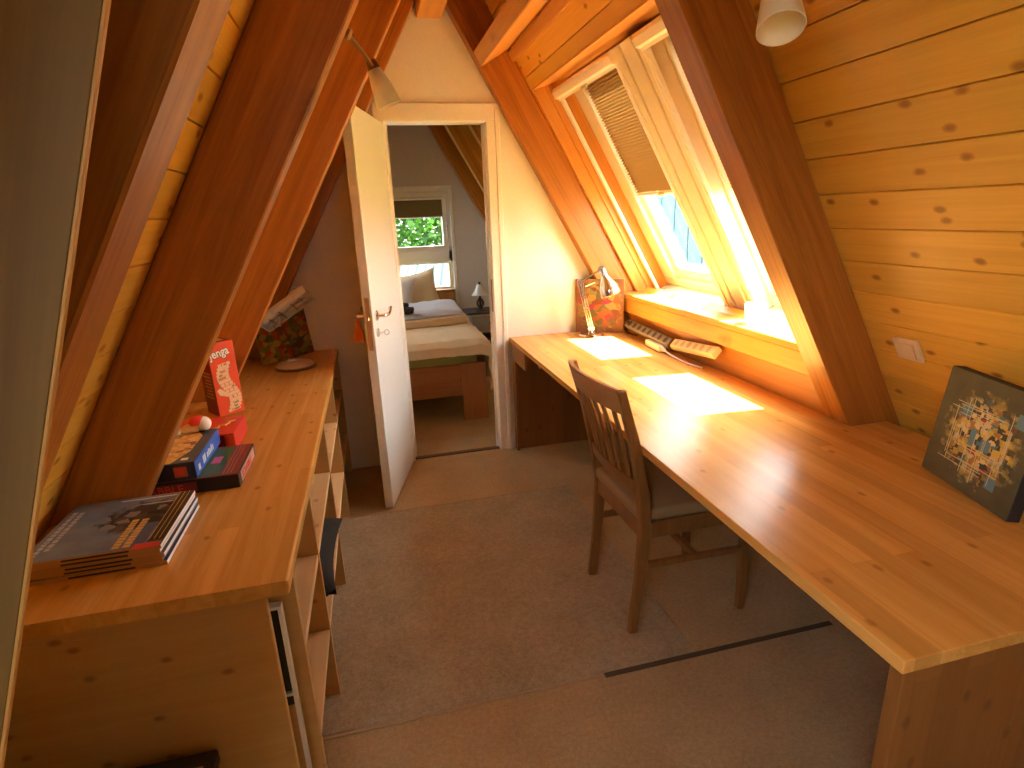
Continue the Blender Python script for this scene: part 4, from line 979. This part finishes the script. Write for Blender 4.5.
for a_, b_ in zip(rows, rows[1:]):
    for k in range(4): t.faces.new((a_[k], a_[(k+1) % 4], b_[(k+1) % 4], b_[k]))
t.faces.new(rows[0][::-1]); t.faces.new(rows[-1]); bmesh.ops.recalc_face_normals(t, faces=t.faces[:])
bmesh.ops.bevel(t, geom=[e for e in t.edges if e.calc_face_angle(0) > .5], offset=.004, segments=2, affect='EDGES')
merge(bm, t); obj('top_rail', bm, 'chair_t', ch, smooth=True)
bm = bm_(); t = bm_(); rows = []
for k in range(n+1):
    u = -1+2*k/n; y = u*.196; sag = -.022*(1-u*u); ring_ = []
    for (dz, dx) in ((.0, .0), (.0, .02), (-.045, .026), (-.045, .006)): ring_.append(t.verts.new((.0+sag+dx, y, .61+dz)))
    rows.append(ring_)
for a_, b_ in zip(rows, rows[1:]):
    for k in range(4): t.faces.new((a_[k], a_[(k+1) % 4], b_[(k+1) % 4], b_[k]))
t.faces.new(rows[0][::-1]); t.faces.new(rows[-1]); bmesh.ops.recalc_face_normals(t, faces=t.faces[:]); merge(bm, t); obj('lower_rail', bm, 'chair', ch)
for k in range(6):
    u = (-1+2*(k+.5)/6)*.88; yb, ytp = u*.178, u*.2
    sg0, sg1 = -.022*(1-u*u), -.038*(1-u*u)
    path = [(.012+sg0, yb, .60), (-.012+sg0, yb+(ytp-yb)*.35, .70), (-.034+(sg0+sg1)/2, yb+(ytp-yb)*.7, .80), (-.055+sg1, ytp, .874)]
    bm = bm_(); add_sweep(bm, path, .024, .010, (0, 1, 0), .002); obj('slat', bm, 'chair', ch)
bm = bm_()
add_box(bm, .02, .46, -.20, -.178, SEAT-.075, SEAT-.012, .003); add_box(bm, .02, .46, .178, .20, SEAT-.075, SEAT-.012, .003)
add_box(bm, .44, .468, -.178, .178, SEAT-.075, SEAT-.012, .003); add_box(bm, .02, .045, -.178, .178, SEAT-.075, SEAT-.012, .003); obj('seat_frame', bm, 'chair', ch)
bm = bm_(); t = bm_(); add_box(t, .012, .485, -.215, .215, SEAT-.012, SEAT+.038, .018, 4)
for v in t.verts:
    if v.co.z > SEAT+.02: v.co.z += .012*max(0, 1-((v.co.x-.25)/.24)**2)*max(0, 1-(v.co.y/.215)**2)
    f = 1-.10*(1-(v.co.x/.485)); v.co.y *= f
merge(bm, t); obj('seat', bm, 'seatfab', ch, smooth=True)
for s in (-1, 1):
    bm = bm_(); add_sweep(bm, [(.024, s*.188, .275), (.45, s*.19, .262)], .018, .028, (0, 1, 0)); obj('stretcher', bm, 'chair', ch)
bm = bm_(); add_box(bm, .24, .262, -.182, .182, .255, .28, .003); obj('cross_stretcher', bm, 'chair', ch)

# ------------------------------------------------------------------ bedroom
bd = thing('bed', 'low pine bed with cream duvet seen through the open door', 'bed', loc=(.30, 4.05, 0))
O = T(-.30, -4.05, 0)
BL, BR, BY0, BY1 = -.16, .757, 4.045, 5.82
for (x, y) in ((BR-.185, BY0), (BL, BY0), (BR-.185, BY1-.06), (BL, BY1-.06)):
    bm = bm_(); add_box(bm, x, x+.185, y, y+.055, 0, .445, .004); obj('leg', bm, 'bedwz', bd, mtx=O)
bm = bm_(); add_box(bm, BL+.186, BR-.186, BY0+.004, BY0+.045, .20, .440, .004); obj('footboard', bm, 'bedw', bd, mtx=O)
for x in (BL+.004, BR-.044):
    bm = bm_(); add_box(bm, x, x+.04, BY0+.056, BY1-.061, .22, .43, .004); obj('side_rail', bm, plain('bed_rail_pine', (.40, .16, .045), .5), bd, mtx=O)
bm = bm_(); add_box(bm, BL, BR+.04, BY1-.045, BY1+.02, .446, .765, .006); add_box(bm, BL-.0, BR+.045, BY1-.055, BY1+.025, .766, .79, .004); obj('headboard', bm, wood('headboard_pine', (.48, .24, .07), (.34, .14, .035), 'Z', .45, knots=.4), bd, mtx=O)
bm = bm_(); add_box(bm, BL+.05, BR-.05, BY0+.06, BY1-.07, .34, .545, .035, 4)
mtr = thing('mattress', 'mattress in an olive green sheet on the pine bed', 'mattress', loc=(.30, 4.9, .34))
obj('sheet', bm, 'sheet', mtr, mtx=T(-.30, -4.9, -.34), smooth=True)
def cloth(name, x0, x1, y0, y1, zf, mat, nx=26, ny=26, th=.03, **kw):
    t = bm_(); V = {}
    for i in range(nx+1):
        for j in range(ny+1):
            u, v = i/nx, j/ny; x, y = x0+(x1-x0)*u, y0+(y1-y0)*v
            p = zf(u, v, x, y)
            V[i, j] = t.verts.new(p)
    for i in range(nx):
        for j in range(ny): t.faces.new((V[i, j], V[i+1, j], V[i+1, j+1], V[i, j+1]))
    bmesh.ops.recalc_face_normals(t, faces=t.faces[:])
    g_ = bmesh.ops.solidify(t, geom=t.faces[:], thickness=th)
    return obj(name, t, mat, smooth=True)
def duvet_f(u, v, x, y):
    wv = .012*mnoise.noise(Vector((x*6, y*5, 1.)))+.008*mnoise.noise(Vector((x*15, y*13, 4.)))
    top = .592+wv
    px, py, pz = x, y, top
    over = x-(BR-.02)
    if over > 0:                                            # hangs over the right side
        px = BR+.012+.02*math.sin(y*22)*min(1, over*6)+.02*(1-math.exp(-over*20)); pz = top-over*1.0
    o2 = (BY0+.02)-y
    if o2 > 0:
        py = BY0-.002+.012*math.sin(x*26)*min(1, o2*8)-.01*(1-math.exp(-o2*30)); pz = min(pz, top-o2*1.0-max(0, over)*1.0)
    return (px, py, pz)
dv_ = cloth('duvet', BL-.02, BR+.27, BY0-.055, 5.15, duvet_f, 'cotton_cream', 40, 44, -.03)
tag(dv_, 'cream duvet spread over the foot of the bed and hanging at the corner', 'duvet')
def fold_f(u, v, x, y):
    rr = .035
    wv = .02*mnoise.noise(Vector((x*5, y*6, 9.)))+.008*mnoise.noise(Vector((x*14, y*14, 2.)))
    return (x, y+.16*(u-.5), .665+.055*math.sin(PI*min(1, max(0, v)))+wv+.03*u)
fd = thing('folded_duvet', 'folded pale blue and tan duvet lying across the middle of the bed', 'duvet', loc=(.30, 4.95, .60))
t = bm_(); V = {}
nx, ny = 24, 20
top, bot = {}, {}
for i in range(nx+1):
    for j in range(ny+1):
        u, v = i/nx, j/ny
        x = BL+.02+(BR-.05-BL)*u; y = 4.58+.60*v+.16*u
        e = min(1, 6*min(u, 1-u, v, 1-v)+.0)
        e = math.sqrt(max(0, e)); wv = .022*mnoise.noise(Vector((x*5, y*6, 9.)))+.01*mnoise.noise(Vector((x*13, y*15, 2.)))
        top[i, j] = t.verts.new((x, y, .705+.045*e+.03*u*v+wv*e))
        bot[i, j] = t.verts.new((x+.01, y+.004, .640)) if True else None
for i in range(nx):
    for j in range(ny):
        t.faces.new((top[i, j], top[i+1, j], top[i+1, j+1], top[i, j+1])); t.faces.new((bot[i, j], bot[i, j+1], bot[i+1, j+1], bot[i+1, j]))
for i in range(nx):
    pass
bmesh.ops.recalc_face_normals(t, faces=t.faces[:])
obj('upper_layer', t, 'cotton_blue', fd, mtx=T(-.30, -4.95, -.60), smooth=True)
t = bm_(); n = 60; loop = []
per = [(i/nx, 0) for i in range(nx)]+[(1, j/ny) for j in range(ny)]+[(1-i/nx, 1) for i in range(nx)]+[(0, 1-j/ny) for j in range(ny)]
R_ = []
for (u, v) in per:
    x = BL+.02+(BR-.05-BL)*u; y = 4.58+.60*v+.16*u
    cx_, cy_ = (u-.5)*2, (v-.5)*2; k = max(abs(cx_), abs(cy_)); bx_, by_ = (cx_ if abs(cx_) > .99 else 0), (cy_ if abs(cy_) > .99 else 0)
    zt = .695
    R_.append([t.verts.new((x+bx_*q, y+by_*q, z)) for q, z in ((-.004, zt+.004), (.018, zt-.012), (.024, zt-.04), (.016, zt-.068), (-.004, .638))])
for a_, b_ in zip(R_, R_[1:]+R_[:1]):
    for k in range(4): t.faces.new((a_[k], a_[k+1], b_[k+1], b_[k]))
bmesh.ops.recalc_face_normals(t, faces=t.faces[:])
obj('tan_edge', t, 'cotton_cream', fd, mtx=T(-.30, -4.95, -.60), smooth=True, label='tan side of the folded duvet')
# dark rolled cloths
for k, (x, y, z, lab) in enumerate(((.20, 4.78, .770, 'upper dark grey rolled cloth lying on the folded duvet'), (.235, 4.70, .745, 'lower dark grey rolled cloth at the edge of the folded duvet'))):
    bm = bm_(); add_tube(bm, [(-.07, 0, 0), (-.066, 0, .002), (0, .004, .003), (.066, 0, .001), (.07, 0, 0)], [.012, .026, .030, .026, .012], 12)
    o = obj('rolled_cloth', bm, 'dkcloth', None, T(x, y, z+.026), True); tag(o, lab, 'cloth')
# pillows
o = cushion('pillow', .50, .44, .15, 'cotton_cream', mtx=T(.395, 5.62, .785) @ Rm(10, 'Z') @ Rm(-16, 'X') @ Rm(90, 'X') @ Rm(7, 'Z'), pinch=.15)
tag(o, 'large cream square pillow standing upright at the head of the bed', 'pillow')
o = cushion('pillow', .50, .40, .13, 'cotton_white', mtx=T(.13, 5.42, .785) @ Rm(2, 'Z') @ Rm(-16, 'X') @ Rm(90, 'X') @ Rm(-6, 'Z'), pinch=.15)
tag(o, 'white pillow leaning beside the cream one, mostly hidden by the open door', 'pillow')
# nightstand
ns = thing('nightstand', 'distressed grey nightstand with a drawer beside the bed', 'nightstand', loc=(1.10, 5.62, 0))
bm = bm_(); add_box(bm, -.235, .235, -.15, .165, .558, .582, .004); obj('top', bm, 'nightd', ns)
for x in (-.215, .185):
    for y in (-.135, .125):
        bm = bm_(); add_box(bm, x, x+.03, y, y+.03, 0, .557, .003); obj('leg', bm, 'night', ns)
bm = bm_(); add_box(bm, -.21, .21, -.12, .15, .38, .55, .003); add_box(bm, -.185, .185, -.137, -.12, .37, .385, .002); add_box(bm, -.185, .185, -.137, -.12, .54, .557, .002); obj('carcass', bm, 'night', ns)
bm = bm_(); add_box(bm, -.182, .182, -.132, -.118, .39, .535, .003); dr = obj('drawer', bm, plain('worn_grey_drawer', (.42, .40, .35), .65, bump=.3, bscale=40.), ns)
bm = bm_(); add_lathe(bm, [(0, 0), (.007, 0), (.007, .01), (.016, .016), (.014, .024), (0, .026)], 14, mat_axes((0, -.132, .465), (1, 0, 0), (0, 0, 1), (0, -1, 0))); obj('knob', bm, 'iron', dr, smooth=True)
bm = bm_(); add_box(bm, -.185, .185, -.13, .14, .12, .135, .002); obj('lower_shelf', bm, 'night', ns)
for z in (.17, .22, .27, .32):
    bm = bm_(); add_box(bm, -.18, .18, -.11, .13, z, z+.022, .006); obj('slat', bm, M['spine'] if False else plain('basket_dark', (.10, .07, .045), .8), ns)
# table lamp
tl = thing('table_lamp', 'small lamp with white fabric shade and dark iron cage foot on the nightstand', 'lamp', loc=(1.02, 5.56, .5824))
bm = bm_(); add_lathe(bm, [(0, 0), (.055, 0), (.055, .008), (.02, .016), (.012, .03), (0, .03)], 24); obj('base', bm, 'iron', tl, smooth=True)
bm = bm_()
for k in range(8):
    a = 2*PI*k/8; add_tube(bm, [(.012*math.cos(a), .012*math.sin(a), .028), (.034*math.cos(a), .034*math.sin(a), .06), (.036*math.cos(a), .036*math.sin(a), .09), (.012*math.cos(a), .012*math.sin(a), .125)], .004, 6)
add_tube(bm, [(0, 0, .03), (0, 0, .16)], .012, 10); obj('cage', bm, 'iron', tl, smooth=True)
bm = bm_(); add_lathe(bm, [(.028, .262), (.036, .23), (.055, .19), (.082, .158), (.080, .157), (.053, .189), (.034, .23), (.027, .261)], 26); obj('shade', bm, translucent('white_lampshade', (.78, .80, .80), .3, .8), tl, smooth=True)
bm = bm_(); add_tube(bm, [(0, 0, .16), (0, 0, .268)], .004, 6); sph(bm, (0, 0, .275), .012); obj('finial', bm, 'iron', tl, smooth=True)

# ------------------------------------------------------------------ outdoors beyond the bedroom window
bm = bm_(); add_box(bm, -60, 60, -50, 80, -3.3, -3.2); struct('ground', bm, 'lawn')
nr = thing('annex_roof', 'pale corrugated annex roof below the bedroom window', 'roof', loc=(.5, 8., -.2))
bm = bm_(); t = bm_(); n = 120; A_, B_ = [], []
for k in range(n+1):
    x = -.9+3.4*k/n; zz_ = .03*math.cos(2*PI*x/.16)
    A_.append(t.verts.new((x, -1.6, .20+zz_-.02*x))); B_.append(t.verts.new((x+1.0, 4.8, .985+zz_+.0*x)))
for k in range(n): t.faces.new((A_[k], A_[k+1], B_[k+1], B_[k]))
bmesh.ops.recalc_face_normals(t, faces=t.faces[:]); bmesh.ops.solidify(t, geom=t.faces[:], thickness=.03); merge(bm, t); obj('sheeting', bm, 'corr', nr)
bm = bm_(); add_tube(bm, [(.1, 4.85, 1.0), (3.5, 4.85, 1.0)], .06, 8); obj('ridge', bm, 'corr', nr)
nh = thing('neighbour_house', 'house with a slate blue roof seen through the slanted roof windows', 'house', loc=(11., 17.5, -3.2), rz=math.radians(-30))
bm = bm_(); add_box(bm, -6.5, 6.5, .4, 9.6, 0, 2.3); obj('wall', bm, 'plaster_grey', nh)
bm = bm_(); add_prism(bm, [(-.1, 2.2), (5., 7.6), (10.1, 2.2), (10.1, 2.05), (5., 7.42), (-.1, 2.05)], -7., 7., 'YZ')
for k in range(29): add_box(bm, -7.+.5*k-.02, -7.+.5*k+.02, 0, 7.42, 0, .05, mtx=T(0, -.1, 2.2) @ Rm(46.6, 'X'))
obj('roof', bm, plain('slate_blue_roof', (.022, .050, .066), .9, spec=.05), nh)
rnd = random.Random(21)
def tree(label, x, y, z, R_, H_, n):
    tr = thing('tree', label, 'tree', loc=(x, y, -3.2), group=None)
    bm = bm_(); add_tube(bm, [(0, 0, 0), (.1, 0, 1.5), (0, .1, 3.2), (.1, .1, 5.)], [.22, .18, .13, .05], 10); obj('trunk', bm, 'bark', tr, smooth=True)
    t = bm_()
    for k in range(n):
        while True:
            p = Vector((rnd.uniform(-1, 1), rnd.uniform(-1, 1), rnd.uniform(-1, 1)))
            if .35 < p.length < 1: break
        c = Vector((p.x*R_, p.y*R_, z+p.z*H_)); s = rnd.uniform(.09, .20)
        q = Vector((rnd.uniform(-1, 1), rnd.uniform(-1, 1), rnd.uniform(-.3, 1))).normalized().to_track_quat('Z', 'Y').to_matrix()
        vs = [t.verts.new(c+q @ Vector(v_)*s) for v_ in ((-.5, 0, 0), (-.15, -.42, .06), (.35, -.3, .04), (.75, 0, -.06), (.35, .3, .04), (-.15, .42, .06))]
        t.faces.new(vs)
    o = obj('foliage', t, 'leaf', tr); o['kind'] = 'stuff'
tree('bright green leafy tree filling the upper pane of the bedroom window', 2.2, 18.5, 4.2, 3.3, 3.6, 14000)
tree('green bush left of the annex roof, low in the bedroom window', -4.6, 15., 2.6, 2.8, 3.0, 6000)

# ------------------------------------------------------------------ light
world = bpy.data.worlds.new('sky'); SC.world = world; world.use_nodes = True
nt = world.node_tree; bg = nt.nodes['Background']
sky = nt.nodes.new('ShaderNodeTexSky'); sky.sky_type = 'NISHITA'; sky.sun_disc = False
sky.sun_elevation = math.radians(62); sky.sun_rotation = math.radians(95); sky.altitude = 300; sky.dust_density = 2.0
hs = nt.nodes.new('ShaderNodeHueSaturation'); hs.inputs['Saturation'].default_value = .35
tn = nt.nodes.new('ShaderNodeMix'); tn.data_type = 'RGBA'; tn.blend_type = 'MULTIPLY'; tn.inputs[0].default_value = 1.; tn.inputs[7].default_value = (1., .93, .79, 1.)
nt.links.new(sky.outputs[0], hs.inputs['Color']); nt.links.new(hs.outputs[0], tn.inputs[6]); nt.links.new(tn.outputs[2], bg.inputs[0]); bg.inputs[1].default_value = 1.15
sd = bpy.data.lights.new('sun', 'SUN'); sd.energy = 34.; sd.angle = math.radians(.6); sd.color = (1., .93, .80)
so = bpy.data.objects.new('sun', sd); COL.objects.link(so)
so.rotation_euler = Vector((-.53, .08, -1.)).to_track_quat('-Z', 'Y').to_euler(); so.location = (4, 1, 7)

# ------------------------------------------------------------------ camera
yaw, pitch, roll, f, Hc = .2318, .2924, -.0393, 565.46, 1.5013
cy, sy, cp_, sp_, cr, sr = math.cos(yaw), math.sin(yaw), math.cos(pitch), math.sin(pitch), math.cos(roll), math.sin(roll)
fw = Vector((sy*cp_, cy*cp_, -sp_)); rt = Vector((cy, -sy, 0)); up = rt.cross(fw)
r2 = rt*cr+up*sr; u2 = -rt*sr+up*cr
cd = bpy.data.cameras.new('camera'); cam = bpy.data.objects.new('camera', cd); COL.objects.link(cam)
cam.matrix_world = mat_axes((0, 0, Hc), r2, u2, -fw)
cd.sensor_width = 36.; cd.sensor_fit = 'HORIZONTAL'; cd.lens = f/1024*36.; cd.clip_start = .02; cd.clip_end = 200
SC.camera = cam
vs = SC.view_settings; vs.view_transform = 'Standard'; vs.look = 'None'; vs.gamma = 1.; vs.use_curve_mapping = False; vs.exposure = 1.68
cy_ = SC.cycles; cy_.max_bounces = 14; cy_.diffuse_bounces = 8; cy_.transparent_max_bounces = 16; cy_.caustics_reflective = False; cy_.caustics_refractive = False
cy_.use_denoising = True; cy_.sample_clamp_indirect = 8.
